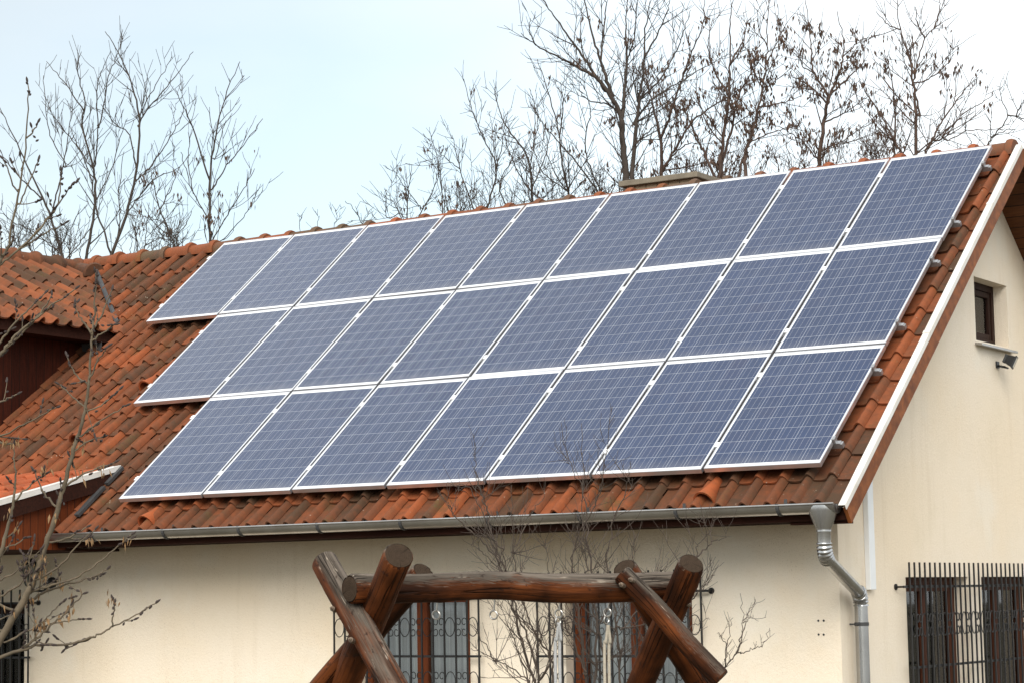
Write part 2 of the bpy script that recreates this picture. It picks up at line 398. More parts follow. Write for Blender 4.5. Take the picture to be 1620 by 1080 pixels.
def mat_cells():
    k = NT('solar_cells'); o = k.obj()
    sep = k.n('ShaderNodeSeparateXYZ'); k.l(o, sep.inputs[0])
    u = k.math('DIVIDE', k.math('ADD', sep.outputs[0], 0.4734), 0.1578)
    v = k.math('DIVIDE', k.math('ADD', sep.outputs[1], 0.780), 0.156)
    fu = k.math('FRACT', u); fv = k.math('FRACT', v)
    def near(f, c, w): return k.math('LESS_THAN', k.math('ABSOLUTE', k.math('SUBTRACT', f, c)), w)
    edge = k.math('MAXIMUM', near(k.math('ABSOLUTE', k.math('SUBTRACT', fu, 0.5)), 0.5, 0.0115), near(k.math('ABSOLUTE', k.math('SUBTRACT', fv, 0.5)), 0.5, 0.0115))
    bus = k.math('MAXIMUM', near(fu, 0.5, 0.0062), near(k.math('ABSOLUTE', k.math('SUBTRACT', fu, 0.5)), 0.322, 0.0062))
    out = k.math('MAXIMUM', k.math('GREATER_THAN', k.math('ABSOLUTE', sep.outputs[0]), 0.4728), k.math('GREATER_THAN', k.math('ABSOLUTE', sep.outputs[1]), 0.7792))
    cell = k.n('ShaderNodeCombineXYZ'); k.l(k.math('FLOOR', u), cell.inputs[0]); k.l(k.math('FLOOR', v), cell.inputs[1])
    oi = k.n('ShaderNodeObjectInfo'); k.l(k.math('MULTIPLY', oi.outputs['Random'], 91.0), cell.inputs[2])
    wn_ = k.n('ShaderNodeTexWhiteNoise', noise_dimensions='3D'); k.l(cell.outputs[0], wn_.inputs['Vector'])
    addv = k.n('ShaderNodeVectorMath', operation='ADD'); k.l(o, addv.inputs[0]); k.l(cell.outputs[0], addv.inputs[1])
    vor = k.n('ShaderNodeTexVoronoi'); vor.inputs['Scale'].default_value = 55; k.l(addv.outputs[0], vor.inputs['Vector'])
    c = k.mix(wn_.outputs['Value'], (0.008, 0.022, 0.068), (0.013, 0.029, 0.082))
    c = k.mix(k.math('MULTIPLY', vor.outputs['Color'], 0.4), c, (0.017, 0.041, 0.115))
    red = k.math('MULTIPLY', k.ramp(k.noise(addv.outputs[0], 1.7, 2), [(0.55, 0.0), (0.75, 1.0)]), 0.25)
    c = k.mix(red, c, (0.027, 0.026, 0.064))
    c = k.mix(k.math('MULTIPLY', oi.outputs['Random'], .45), c, (0.012, 0.027, 0.074))
    c = k.mix(bus, c, (0.27, 0.28, 0.32))
    c = k.mix(edge, c, (0.30, 0.32, 0.37))
    c = k.mix(out, c, (0.66, 0.67, 0.69))
    dust = k.noise(k.scale(o, (1, 1, 1), (1, 4, 2)), 3.0, 4, 0.6)
    c = k.mix(k.math('ADD', k.math('MULTIPLY', dust, 0.04), k.math('MULTIPLY', k.math('MULTIPLY', k.ramp(k.math('MULTIPLY', sep.outputs[1], -1.0), [(.66, 0.0), (.82, 1.0)]), dust), .22)), c, (0.55, 0.52, 0.48))
    k.set(col=c, rough=0.5, spec=0.05, coat=1.0, coatr=0.05)
    k.b.inputs['Coat IOR'].default_value = 1.38
    return k.m
M['cells'] = mat_cells()
def mat_ground():
    k = NT('garden_ground'); o = k.obj()
    c = k.mix(k.ramp(k.noise(o, 0.6, 5, 0.6), [(0.4, 0.0), (0.65, 1.0)]), (0.10, 0.085, 0.05), (0.17, 0.135, 0.10))
    c = k.mix(k.math('MULTIPLY', k.noise(o, 30, 3), 0.5), c, (0.06, 0.06, 0.03))
    k.set(col=c, rough=0.95); k.bump(k.noise(o, 25, 4), 0.6, 0.03)
    return k.m
M['ground'] = mat_ground()

# ------------------------------------------------------------------ ground
g = MB(); g.quad((-300, -300, -Z0), (300, -300, -Z0), (300, 300, -Z0), (-300, 300, -Z0))
tag(g.build('ground', M['ground']), kind='structure')

# ------------------------------------------------------------------ house
XG, YF, YR = -0.20, -3.215, 0.25           # gable wall plane, front wall plane, ridge line
HB = -0.165                                # tile bed below the panel plane
DR = -(YR + HB * ST) / CT                  # slope coordinate of the ridge
house = thing('house', (-4.5, -1.5, -Z0), 'cream rendered house with orange tiled roof carrying a field of solar panels', 'house')

def under(y):                              # height of the roof boards over the gable wall
    zr = YR * math.tan(TH) + (HB - 0.065) / CT
    return zr - 2 * YR * math.tan(TH) * 0 - abs(y - YR) * math.tan(TH) + 0 if False else (R(0, DR, HB - 0.065).z - abs(y - YR) * math.tan(TH))
# openings
FW = [(-4.86, -3.66, -5.25, -3.93), (-2.70, -1.50, -5.25, -3.93), (-10.1, -8.93, -5.6, -3.98)]      # x0 x1 z0 z1
GW = [(-1.90, -0.505, -5.3, -3.905), (-0.184, 1.21, -5.3, -3.905), (-0.068, 0.772, -1.775, -1.193)]     # y0 y1 z0 z1
def holes_face(mb, cuts, z0, top, rects, fn):
    cuts = sorted(set(cuts + [r[0] for r in rects] + [r[1] for r in rects]))
    for a, b in zip(cuts, cuts[1:]):
        hs = sorted([r for r in rects if r[0] <= a + 1e-6 and r[1] >= b - 1e-6], key=lambda r: r[2])
        lo = z0
        for r in hs:
            mb.quad(fn(a, lo), fn(b, lo), fn(b, r[2]), fn(a, r[2])); lo = r[3]
        mb.quad(fn(a, lo), fn(b, lo), fn(b, top(b)), fn(a, top(a)))
YB = 4.4
wall = MB()
holes_face(wall, [-12.5, XG], -Z0, lambda x: -3.0, FW, lambda x, z: V3(x, YF, z))
holes_face(wall, [YF, YR, YB], -Z0, under, GW, lambda y, z: V3(XG, y, z))
wall.quad(V3(XG, YB, -Z0), V3(-12.5, YB, -Z0), V3(-12.5, YB, -3.0), V3(XG, YB, -3.0))
wall.quad(V3(-12.5, YF, -Z0), V3(-12.5, YF, -3.0), V3(-12.5, YB, -3.0), V3(-12.5, YB, -Z0))
DEP = 0.20
for (a, b, z0, z1) in FW:
    for p, q in (((a, z0), (a, z1)), ((a, z1), (b, z1)), ((b, z1), (b, z0)), ((b, z0), (a, z0))):
        wall.quad(V3(p[0], YF, p[1]), V3(q[0], YF, q[1]), V3(q[0], YF + DEP, q[1]), V3(p[0], YF + DEP, p[1]))
for (a, b, z0, z1) in GW:
    for p, q in (((a, z0), (a, z1)), ((a, z1), (b, z1)), ((b, z1), (b, z0)), ((b, z0), (a, z0))):
        wall.quad(V3(XG, p[0], p[1]), V3(XG, q[0], q[1]), V3(XG - DEP, q[0], q[1]), V3(XG - DEP, p[0], p[1]))
wall.build('wall', M['wall'], house)

# --- windows
def window(kind, rect, wood, curtain, sashes=2, sill=False):
    a, b, z0, z1 = rect
    def Q(u, w, z):                        # u along the wall, w into the wall
        return V3(u, YF + w, z) if kind == 'front' else V3(XG - w, u, z)
    def bar(mb, u0, u1, za, zb, w0, w1):
        mb.hexa([Q(u0, w0, za), Q(u1, w0, za), Q(u1, w1, za), Q(u0, w1, za), Q(u0, w0, zb), Q(u1, w0, zb), Q(u1, w1, zb), Q(u0, w1, zb)])
    f = MB(); t = 0.065; w0, w1 = DEP - 0.07, DEP
    bar(f, a + .001, a + t, z0, z1, w0, w1); bar(f, b - t, b - .001, z0, z1, w0, w1)
    bar(f, a + t, b - t, z1 - t, z1 - .001, w0, w1); bar(f, a + t, b - t, z0 + .001, z0 + t, w0, w1)
    fr = f.build('window', M[wood], house, bevel=0.004)
    W_ = (b - a - 2 * t) / sashes
    for i in range(sashes):
        s0 = a + t + i * W_; s1 = s0 + W_
        s = MB(); st = 0.055; g0, g1 = w0 + 0.012, w1 - 0.004
        bar(s, s0 + .003, s0 + st, z0 + t + .003, z1 - t - .003, g0, g1); bar(s, s1 - st, s1 - .003, z0 + t + .003, z1 - t - .003, g0, g1)
        bar(s, s0 + st, s1 - st, z1 - t - st, z1 - t - .003, g0, g1); bar(s, s0 + st, s1 - st, z0 + t + .003, z0 + t + st, g0, g1)
        s.build('sash', M[wood], fr, bevel=0.003)
        p = MB(); bar(p, s0 + st, s1 - st, z0 + t + st, z1 - t - st, w0 + 0.035, w0 + 0.041)
        p.build('pane', M['pane'], fr)
        if curtain:
            c = MB(); n = 40; pts = []
            u0, u1 = (s0 + .02, s1 - .02) if curtain == 'full' else (s0 + (s1 - s0) * .50, s1 - .01)
            vs = []; fs = []
            for j in range(n + 1):
                u = u0 + (u1 - u0) * j / n
                w = w1 + 0.03 + 0.022 * math.sin(j * 1.15 + i) + 0.012 * math.sin(j * 2.9)
                vs += [Q(u, w, z0 + .1), Q(u, w, z1 - .05), Q(u, w + .004, z0 + .1), Q(u, w + .004, z1 - .05)]
            for j in range(n):
                k = j * 4
                fs += [(k, k + 4, k + 5, k + 1), (k + 2, k + 3, k + 7, k + 6)]
            c.add(vs, fs); c.build('curtain', M['curtain'], fr, smooth=True)
    # the dim room behind
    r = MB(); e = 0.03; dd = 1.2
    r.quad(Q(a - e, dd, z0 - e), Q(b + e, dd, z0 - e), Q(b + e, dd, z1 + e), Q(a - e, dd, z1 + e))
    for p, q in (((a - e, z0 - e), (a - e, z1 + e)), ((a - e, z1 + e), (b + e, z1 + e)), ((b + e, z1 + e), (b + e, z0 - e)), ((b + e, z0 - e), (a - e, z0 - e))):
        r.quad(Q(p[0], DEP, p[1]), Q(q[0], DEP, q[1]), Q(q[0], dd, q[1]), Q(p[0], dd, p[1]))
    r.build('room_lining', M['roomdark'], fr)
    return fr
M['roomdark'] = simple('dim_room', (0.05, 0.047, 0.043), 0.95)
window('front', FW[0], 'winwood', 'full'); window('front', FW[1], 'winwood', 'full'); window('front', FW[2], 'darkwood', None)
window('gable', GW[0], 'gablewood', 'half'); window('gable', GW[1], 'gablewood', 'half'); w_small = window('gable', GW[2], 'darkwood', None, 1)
s = MB(); s.hexa([V3(XG - .16, -0.10, -1.80), V3(XG + .07, -0.10, -1.83), V3(XG + .07, 0.82, -1.83), V3(XG - .16, 0.82, -1.80),
                  V3(XG - .16, -0.10, -1.778), V3(XG + .07, -0.10, -1.808), V3(XG + .07, 0.82, -1.808), V3(XG - .16, 0.82, -1.778)])
s.build('sill', M['zinc'], w_small, bevel=0.004)

# --- wrought iron grilles
def grille(kind, u0, u1, n, ztop, zbot, rails, bands, off, stubs=()):
    def Q(u, w, z): return V3(u, YF - w, z) if kind == 'front' else V3(XG + w, u, z)
    gm = MB(); t = 0.0065
    us = [u0 + (u1 - u0) * i / n for i in range(n + 1)]
    for u in us:
        gm.hexa([Q(u - t, off - t, zbot), Q(u + t, off - t, zbot), Q(u + t, off + t, zbot), Q(u - t, off + t, zbot), Q(u - t, off - t, ztop), Q(u + t, off - t, ztop), Q(u + t, off + t, ztop), Q(u - t, off + t, ztop)])
    for i_, z in enumerate(rails):
        st = [q for q in stubs if q[0] == i_]
        a, b = u0 - (0.01 if not any(q[1] < 0 for q in st) else .10), u1 + (0.01 if not any(q[1] > 0 for q in st) else .06)
        gm.hexa([Q(a, off - .019, z - .010), Q(b, off - .019, z - .010), Q(b, off - .0075, z - .010), Q(a, off - .0075, z - .010), Q(a, off - .019, z + .010), Q(b, off - .019, z + .010), Q(b, off - .0075, z + .010), Q(a, off - .0075, z + .010)])
        for q in st:
            u = a + .008 if q[1] < 0 else b - .008
            gm.tube([Q(u, 0.0, z), Q(u, off - .0195, z)], 0.008, 8); gm.tube([Q(u, 0.0, z), Q(u, 0.012, z)], 0.026, 10)
    gr = gm.build('window_grille', M['iron'], house)
    sc = MB(); w = (u1 - u0) / n; th = .0042
    for zc, hh in bands:
        for i in range(n):
            c = (us[i] + us[i + 1]) / 2
            if i % 2 == 0:                      # two bowed arcs closing to an oval
                for sg in (-1, 1):
                    sc.tube([Q(c + sg * (w * .42) * math.cos(math.pi * (q / 12 - .5)), off + .003, zc + hh * .5 * math.sin(math.pi * (q / 12 - .5))) for q in range(13)], th, 5)
            else:                               # four scrolls curling in from the bars
                for sg in (-1, 1):
                    for vs in (-1, 1):
                        pts = []
                        for q in range(17):
                            a = math.pi * (1.0 - 1.75 * q / 16); rr = 1 - .55 * max(0, q - 7) / 9
                            pts.append(Q(c + sg * (w * .5 - (w * .23) * (1 + math.cos(a) * rr)), off + .003, zc + vs * (hh * .25 + hh * .22 * math.sin(a) * rr)))
                        pts = [Q(c + sg * w * .49, off + .003, zc + vs * hh * .06)] + pts
                        sc.tube(pts, th, 5)
    sc.build('scrollwork', M['iron'], gr)
    return gr
grille('front', -5.05, -3.51, 13, -3.80, -5.4, (-3.99, -4.51, -5.2), ((-4.26, 0.16), (-4.72, 0.16)), 0.09)
grille('front', -2.92, -1.37, 13, -3.815, -5.4, (-3.99, -4.51, -5.2), ((-4.26, 0.16), (-4.72, 0.16)), 0.09, ((0, 1),))
grille('front', -10.2, -8.79, 12, -3.86, -5.7, (-3.99, -4.52, -5.2), ((-4.27, 0.16),), 0.09, ((0, 1),))
grille('gable', -2.03, 1.30, 30, -3.785, -5.5, (-3.985, -4.645), ((-4.30, 0.19),), 0.09, ((0, -1),))

# --- roof tiles
PROF = [(0.0, 0.004), (0.10, -0.002), (0.30, -0.004), (0.48, 0.000), (0.58, 0.012), (0.66, 0.038), (0.74, 0.056), (0.81, 0.061), (0.88, 0.055), (0.95, 0.036), (1.0, 0.010)]
TW = 0.208; TILEW = TW; TC = 0.335
rng = random.Random(5)
def tile_field(mb, x_list, d_list, P, rgn, keep=lambda x, d: True, mirror=False, jit=1.0, patch=None, PROF=PROF, wfun=None):
    # P(x, d, h) places a point of the slope; every tile is a slab of its own with a thick lower lip
    n = len(PROF)
    for d in d_list:
        for x in x_list:
            if not keep(x + TILEW / 2, d): continue
            jx, jd, jh = rgn.gauss(0, .0025) * jit, rgn.gauss(0, .005) * jit, rgn.gauss(0, .002) * jit
            tw = rgn.gauss(0, .004) * jit
            rnd = rgn.random()
            if patch: rnd = min(1, max(0, rnd * .75 + patch(x, d)))
            TW = wfun(d) if wfun else TILEW
            vs = []
            for (ld, lift) in ((TC + .03, 0.024), (TC * .45, 0.0115), (-0.055, -0.006)):
                for (u, h) in PROF:
                    uu = u if not mirror else 1 - u
                    vs.append(P(x + jx + uu * (TW + .004), d + jd + ld, h + lift + jh + tw * (uu - .5)))
            for (u, h) in PROF:                     # lower lip
                uu = u if not mirror else 1 - u
                vs.append(P(x + jx + uu * (TW + .004), d + jd + TC + .028, h + 0.024 + jh - 0.017 + tw * (uu - .5)))
            for (u, h) in PROF:                     # back of the underside
                uu = u if not mirror else 1 - u
                vs.append(P(x + jx + uu * (TW + .004), d + jd + TC * .4, h + 0.005 + jh - 0.012 + tw * (uu - .5)))
            fs = []
            for r_ in range(2):
                for i in range(n - 1): fs.append((r_ * n + i, r_ * n + i + 1, (r_ + 1) * n + i + 1, (r_ + 1) * n + i))
            for i in range(n - 1): fs.append((i, 3 * n + i, 3 * n + i + 1, i + 1))
            for i in range(n - 1): fs.append((3 * n + i, 4 * n + i, 4 * n + i + 1, 3 * n + i + 1))
            fs.append((n - 1, 2 * n - 1, 4 * n + n - 1, 3 * n + n - 1)); fs.append((0, 3 * n, 4 * n, n))
            if mirror: fs = [f[::-1] for f in fs]
            mb.add(vs, fs, rnd)
D_E = 5.33                                       # lower tile edge at the eave
rows = [D_E - TC - .03 - i * TC for i in range(17)]
rows = [d for d in rows if d > DR - 0.1]
xs = [0.105 - TW - i * TW for i in range(57)]
tl = MB()
def Pm(x, d, h): return R(x, d, HB + h)
def keep_main(x, d):
    if x < -9.75 and d > 1.7: return d > 1.2 - (x + 9.6) * .0 and x > -10.6 and d < 4.6
    return x > -11.75
def patch(x, d):
    # the lower left slope is freshly red, the verge and upper parts older
    return 0.05 + 0.18 * math.sin(x * 1.7 + d * .9) * math.sin(d * 2.1 + x * .4)
tile_field(tl, xs, rows, Pm, rng, keep_main, patch=patch)
def vx(d): return 0.222 + 0.0165 * d
tile_field(tl, [0.105], rows, Pm, rng, PROF=[(u / .48, h) for u, h in PROF if u <= .48], wfun=lambda d: vx(d) - .022 - .105, jit=.6)
roof = tl.build('tile_roof', M['tile'], house, smooth=True, angle=35)
ub = MB(); ub.rbox(-11.7, 0.20, DR, 5.22, HB - .06, HB - .028)
ub.build('roof_boarding', M['fascia'], roof)
rb = MB()                                         # rear slope
zr = R(0, DR, HB).z
tt = math.tan(TH)
rb.hexa([V3(-11.7, YR, zr - .06), V3(0.23, YR, zr - .06), V3(0.23, 4.9, zr - .06 - (4.9 - YR) * tt), V3(-11.7, 4.9, zr - .06 - (4.9 - YR) * tt),
         V3(-11.7, YR, zr), V3(0.23, YR, zr), V3(0.23, 4.9, zr - (4.9 - YR) * tt), V3(-11.7, 4.9, zr - (4.9 - YR) * tt)])
rb.build('rear_slope', M['tile'], roof)
sf = MB()                                          # boarded underside at the gable overhang, both slopes
for sg in (1, -1):
    y1 = YR + sg * (4.6 if sg > 0 else 4.3)
    za, zb = zr - .065, zr - .065 - abs(y1 - YR) * tt
    sf.hexa([V3(-.6, YR, za - .022), V3(0.2, YR, za - .022), V3(0.2, y1, zb - .022), V3(-.6, y1, zb - .022), V3(-.6, YR, za - .001), V3(0.2, YR, za - .001), V3(0.2, y1, zb - .001), V3(-.6, y1, zb - .001)])
sf.build('soffit', M['soffit'], house)

# vent hood tiles
def hood(x, d, sc=1.0):
    h = MB(); N = 10; vs = []
    for i in range(7):
        q = i / 6
        wv = (0.045 + 0.060 * (q ** 1.6)) * sc; hv = (0.05 + 0.085 * q ** 1.5) * sc
        for k in range(N + 1):
            an = math.pi * k / N
            vs.append(R(x + math.cos(an) * wv, d - .02 + .30 * q, HB + 0.012 + math.sin(an) * hv))
    for k in range(N + 1):
        an = math.pi * k / N
        vs.append(R(x + math.cos(an) * .088 * sc, d - .02 + .297, HB + 0.008 + math.sin(an) * .118 * sc))
    for k in range(N + 1):
        an = math.pi * k / N
        vs.append(R(x + math.cos(an) * .05 * sc, d + .08, HB + 0.008 + math.sin(an) * .06 * sc))
    fs = []
    for i in range(6):
        for k in range(N): fs.append((i * (N + 1) + k + 1, i * (N + 1) + k, (i + 1) * (N + 1) + k, (i + 1) * (N + 1) + k + 1))
    for j in (6, 7):
        for k in range(N): fs.append((j * (N + 1) + k + 1, j * (N + 1) + k, (j + 1) * (N + 1) + k, (j + 1) * (N + 1) + k + 1))
    h.add(vs, fs, rng.random()); h.build('vent_tile', M['tile_hood'], roof, smooth=True, angle=50)
hood(-6.62, 4.93, .85); hood(-0.93, 4.95, .85); hood(-8.30, 2.55, .9); hood(-8.56, 3.48, .9)

# ridge caps
def caps(mb, p0, p1, n, r=0.098, zdrop=0.0):
    p0, p1 = Vector(p0), Vector(p1); t = (p1 - p0).normalized(); L = (p1 - p0).length / n
    side = t.cross(V3(0, 0, 1)).normalized(); up = side.cross(t)
    for i in range(n):
        a = p0 + t * (L * i) + V3(0, rng.gauss(0, .004), rng.gauss(0, .004)); N = 12; vs = []
        prof = [(-.045, r * .98), (L - .085, r * 1.04), (L - .075, r * 1.12), (L - .065, r * 1.28), (L - .03, r * 1.34), (L, r * 1.22), (L - .002, r * 1.02)]
        for (q, rr) in prof:
            for k in range(N + 1):
                an = math.radians(-15 + 210 * k / N)
                vs.append(a + t * q + side * (math.cos(an) * rr) + up * (math.sin(an) * rr))
        fs = [(j * (N + 1) + k, j * (N + 1) + k + 1, (j + 1) * (N + 1) + k + 1, (j + 1) * (N + 1) + k) for j in range(len(prof) - 1) for k in range(N)]
        fs.append(tuple(range((len(prof) - 1) * (N + 1), len(prof) * (N + 1))))
        mb.add(vs, fs, rng.random())
rc = MB(); caps(rc, (-11.55, YR, -0.022), (0.135, YR, -0.045), 32)
rc.build('ridge_tiles', M['tile_ridge'], roof, smooth=True, angle=40)

# verge: white metal strip with the stained bargeboard under it
vg = MB()
def vx(d): return 0.222 + 0.0165 * d
def vseg(mb, d0, d1, o0, o1, h0, h1):
    mb.hexa([R(vx(d1) + o0, d1, h0), R(vx(d1) + o1, d1, h0), R(vx(d0) + o1, d0, h0), R(vx(d0) + o0, d0, h0), R(vx(d1) + o0, d1, h1), R(vx(d1) + o1, d1, h1), R(vx(d0) + o1, d0, h1), R(vx(d0) + o0, d0, h1)])
joints = [-.14, 0.95, 3.05, 5.40]
for a, b in zip(joints, joints[1:]):
    vseg(vg, a + .002, b, -.050, 0.006, -.098, -.090); vseg(vg, a + .002, b, 0.0, 0.006, -.135, -.0985)
for d in joints[1:3]: vseg(vg, d - .02, d + .02, -.053, 0.009, -.0895, -.086)
vg.build('verge_strip', M['whitetrim'], house, bevel=0.002)
bb = MB(); vseg(bb, -.16, 5.38, -.032, -.002, -.275, -.1355)
bb.build('bargeboard', M['barge'], house, bevel=0.003)
bb = MB()                                          # bargeboard of the rear slope
xo = 0.205
for (t0, t1, x0, x1) in ((-.06, -.26, xo, xo + .03), ):
    bb.hexa([V3(x0, YR + .02, zr + t1), V3(x1, YR + .02, zr + t1), V3(x1, 4.8, zr + t1 - 4.55 * tt), V3(x0, 4.8, zr + t1 - 4.55 * tt), V3(x0, YR + .02, zr + .03), V3(x1, YR + .02, zr + .03), V3(x1, 4.8, zr + .03 - 4.55 * tt), V3(x0, 4.8, zr + .03 - 4.55 * tt)])
bb.build('bargeboard', M['barge'], house)
bb = MB(); bb.box((-7.75, -4.085, -3.492), (0.268, -4.055, -3.42)); bb.box((-7.75, -4.054, -3.480), (XG - .002, YF - .002, -3.458))
bb.box((XG - .001, -4.0545, -3.515), (0.266, -3.96, -3.40))
bb.build('fascia', M['fascia'], house)

# gutter
gy, gz, grd = -4.165, -3.372, 0.072
gt = MB(); N = 14; vs = []
X0, X1 = -7.74, 0.235
for rr in (grd, grd - .004):
    for x in (X0, X1):
        for k in range(N + 1):
            an = math.pi + math.pi * k / N
            vs.append(V3(x, gy + math.cos(an) * rr, gz + math.sin(an) * rr))
n1 = N + 1
fs = [(k, k + 1, n1 + k + 1, n1 + k) for k in range(N)] + [(2 * n1 + k + 1, 2 * n1 + k, 3 * n1 + k, 3 * n1 + k + 1) for k in range(N)]
gt.add(vs, fs)
gt.tube([V3(X0, gy - grd, gz), V3(X1, gy - grd, gz)], 0.009, 8)
for x in (X0, X1):
    gt.poly([V3(x, gy + math.cos(math.pi + math.pi * k / N) * (grd - .001), gz + math.sin(math.pi + math.pi * k / N) * (grd - .001)) for k in range(N + 1)], V3(.003, 0, 0))
gutter = gt.build('gutter', M['zinc'], house, smooth=True, angle=40)
for i in range(9):
    x = -7.1 + i * 0.86
    br = MB(); pts = [V3(x, gy + math.cos(math.pi + math.pi * k / 12) * (grd + .004), gz + math.sin(math.pi + math.pi * k / 12) * (grd + .004)) for k in range(13)]
    pts = [V3(x, gy - grd - .004, gz + .012)] + pts + [V3(x, gy + grd + .004, gz + .05)]
    vs = []; fs = []
    for j, p in enumerate(pts): vs += [p + V3(-.013, 0, 0), p + V3(.013, 0, 0)]
    c = V3(x, gy, gz)
    for j, p in enumerate(pts):
        o_ = (p - c).normalized() * .003; vs += [p + o_ + V3(-.013, 0, 0), p + o_ + V3(.013, 0, 0)]
    m_ = len(pts) * 2
    for j in range(len(pts) - 1):
        a = j * 2
        fs += [(a, a + 1, a + 3, a + 2), (m_ + a, m_ + a + 2, m_ + a + 3, m_ + a + 1), (a, a + 2, m_ + a + 2, m_ + a), (a + 1, m_ + a + 1, m_ + a + 3, a + 3)]
    br.add(vs, fs); br.build('bracket', M['lead'], gutter)

# downpipe
dp = MB(); ox = 0.12
N = 18; vs = []
prof = [(gz - .006, .126, .077), (gz - .012, .130, .0775), (gz - .045, .122, .078), (gz - .175, .060, .056), (gz - .190, .052, .052), (gz - .30, .051, .051)]
for (z, rx, ry) in prof:
    for k in range(N):
        an = 2 * math.pi * k / N; vs.append(V3(ox + math.cos(an) * rx, gy + math.sin(an) * ry, z))
dp.add(vs, [(j * N + (k + 1) % N, j * N + k, (j + 1) * N + k, (j + 1) * N + (k + 1) % N) for j in range(len(prof) - 1) for k in range(N)])
dp.lathe(V3(ox, gy, gz - .19), (0, 0, -1), [(0, .053), (.0, .056), (.012, .056), (.012, .053)], 18)
pA, pB = V3(ox, gy, gz - .30), V3(-0.11, -3.02, -4.045)
def elbow(mb, p, d0, d1, r, n=22, rad=0.09):
    d0, d1 = Vector(d0).normalized(), Vector(d1).normalized()
    pts = []; rs = []
    a = p - d0 * rad; b = p + d1 * rad
    for i in range(n + 1):
        q = i / n
        pts.append(a.lerp(p, q).lerp(p.lerp(b, q), q)); rs.append(r * (1.13 if i % 4 in (1, 2) else 0.94))
    mb.tube(pts, rs, 18, False); return a, b
dr = (pB - pA).normalized()
ea = MB(); a1, b1 = elbow(ea, pA + V3(0, 0, -.08), (0, 0, -1), dr, .052, 28, .10); pB2 = pB
a2, b2 = elbow(ea, pB2, dr, (0, 0, -1), .054, 22, .085)
dp.tube([V3(ox, gy, gz - .29), a1 + V3(0, 0, -.004)], .0505, 18, False)
dp.tube([b1 - dr * .01, a2 + dr * .01], .0495, 18, False)
dp.tube([b2 + V3(0, 0, .012), V3(b2.x, b2.y, -Z0 + .02)], .0525, 18, False)
pipe = dp.build('downpipe', M['zincpipe'], house, smooth=True, angle=50)
ea.build('elbow', M['zincpipe'], pipe, smooth=True, angle=60)
cl = MB(); zc = -4.27
cl.lathe(V3(b2.x, b2.y, zc), (0, 0, 1), [(-.014, .0535), (-.014, .057), (.014, .057), (.014, .0535)], 18)
cl.tube([V3(b2.x - .05, b2.y, zc), V3(XG, b2.y - .03, zc)], .006, 8)
cl.tube([V3(b2.x, b2.y - .056, zc), V3(b2.x, b2.y - .085, zc)], .008, 6)
cl.build('pipe_clip', M['lead'], pipe)

# cable duct, drilled holes
cd = MB(); cd.box((XG, -2.715, -4.005), (XG + .045, -2.605, -2.95)); cd.build('cable_duct', M['trunk'], house, bevel=0.004)
hm = MB()
for (x, z) in ((-.388, -4.238), (-.342, -4.238), (-.389, -4.345), (-.346, -4.346)): hm.tube([V3(x, YF - .003, z), V3(x, YF - .001, z)], .009, 8)
hm.build('screw_holes', M['black'], house)

# chimney
ch = MB(); ch.box((-4.11, 0.49, -0.6), (-3.32, 1.03, 0.153))
def mat_chim():
    k = NT('chimney_brick'); o = k.obj()
    b_ = k.n('ShaderNodeTexBrick'); k.l(k.scale(o, (1, 1, 1)), b_.inputs['Vector'])
    sep = k.n('ShaderNodeSeparateXYZ'); k.l(o, sep.inputs[0])
    fr = k.math('FRACT', k.math('DIVIDE', k.math('ADD', sep.outputs[0], sep.outputs[1]), .13))
    gap = k.math('LESS_THAN', fr, .06)
    n_ = k.noise(o, 12, 4)
    c = k.mix(n_, (0.34, 0.25, 0.16), (0.22, 0.155, 0.10)); c = k.mix(gap, c, (0.04, 0.03, 0.02))
    k.set(col=c, rough=.9); k.bump(n_, .4, .006); return k.m
chim = ch.build('chimney', mat_chim(), house)
ch = MB(); ch.box((-4.175, 0.43, 0.153), (-3.262, 1.09, 0.212)); ch.build('chimney_cap', M['concrete'], chim, bevel=0.008)

# --- left wing with its own slope facing right
WX, WP = -11.48, math.radians(28.6)                # ridge line and pitch
wz = -0.045
cw, sw = math.cos(WP), math.sin(WP)
def Pw(y, d, h): return V3(WX + d * cw + h * sw, y, wz - d * sw + h * cw)
wt_ = MB(); WE = 2.20
wrows = [WE - TC - .03 - i * TC for i in range(7)]; wrows = [d for d in wrows if d > -.15]
wys = [-3.6 + i * TW for i in range(19)]
def keep_w(y, d):
    # stop at the valley line
    z = wz - d * sw; x = WX + d * cw
    return True if y < -1.35 + (2.05 - d) * .68 else False
# tiles run down the +X slope; seen from the valley the roll is on the far side
tile_field(wt_, wys, wrows, Pw, rng, keep_w, jit=1.3)
wr = wt_.build('wing_roof', M['tile_wing'], house, smooth=True, angle=35)
ub = MB(); ub.hexa([Pw(-3.7, WE - .08, -.055), Pw(0.1, WE - .08, -.055), Pw(.1, 0, -.055), Pw(-3.7, 0, -.055), Pw(-3.7, WE - .08, -.028), Pw(.1, WE - .08, -.028), Pw(.1, 0, -.028), Pw(-3.7, 0, -.028)])
ub.hexa([V3(WX, -3.7, wz - .08), V3(WX - 2, -3.7, wz - .08 - 2 * math.tan(WP)), V3(WX - 2, .1, wz - .08 - 2 * math.tan(WP)), V3(WX, .1, wz - .08), V3(WX, -3.7, wz - .03), V3(WX - 2, -3.7, wz - .03 - 2 * math.tan(WP)), V3(WX - 2, .1, wz - .03 - 2 * math.tan(WP)), V3(WX, .1, wz - .03)])
ub.build('roof_boarding', M['fascia'], wr)
rc = MB(); caps(rc, (WX, -3.7, wz - .01), (WX, 0.22, wz + .0), 11, .10); caps(rc, (WX + .06, .14, wz - .03), (WX + .50, -.05, wz - .13), 1, .10)
rc.build('ridge_tiles', M['tile_wing'], wr, smooth=True, angle=40)
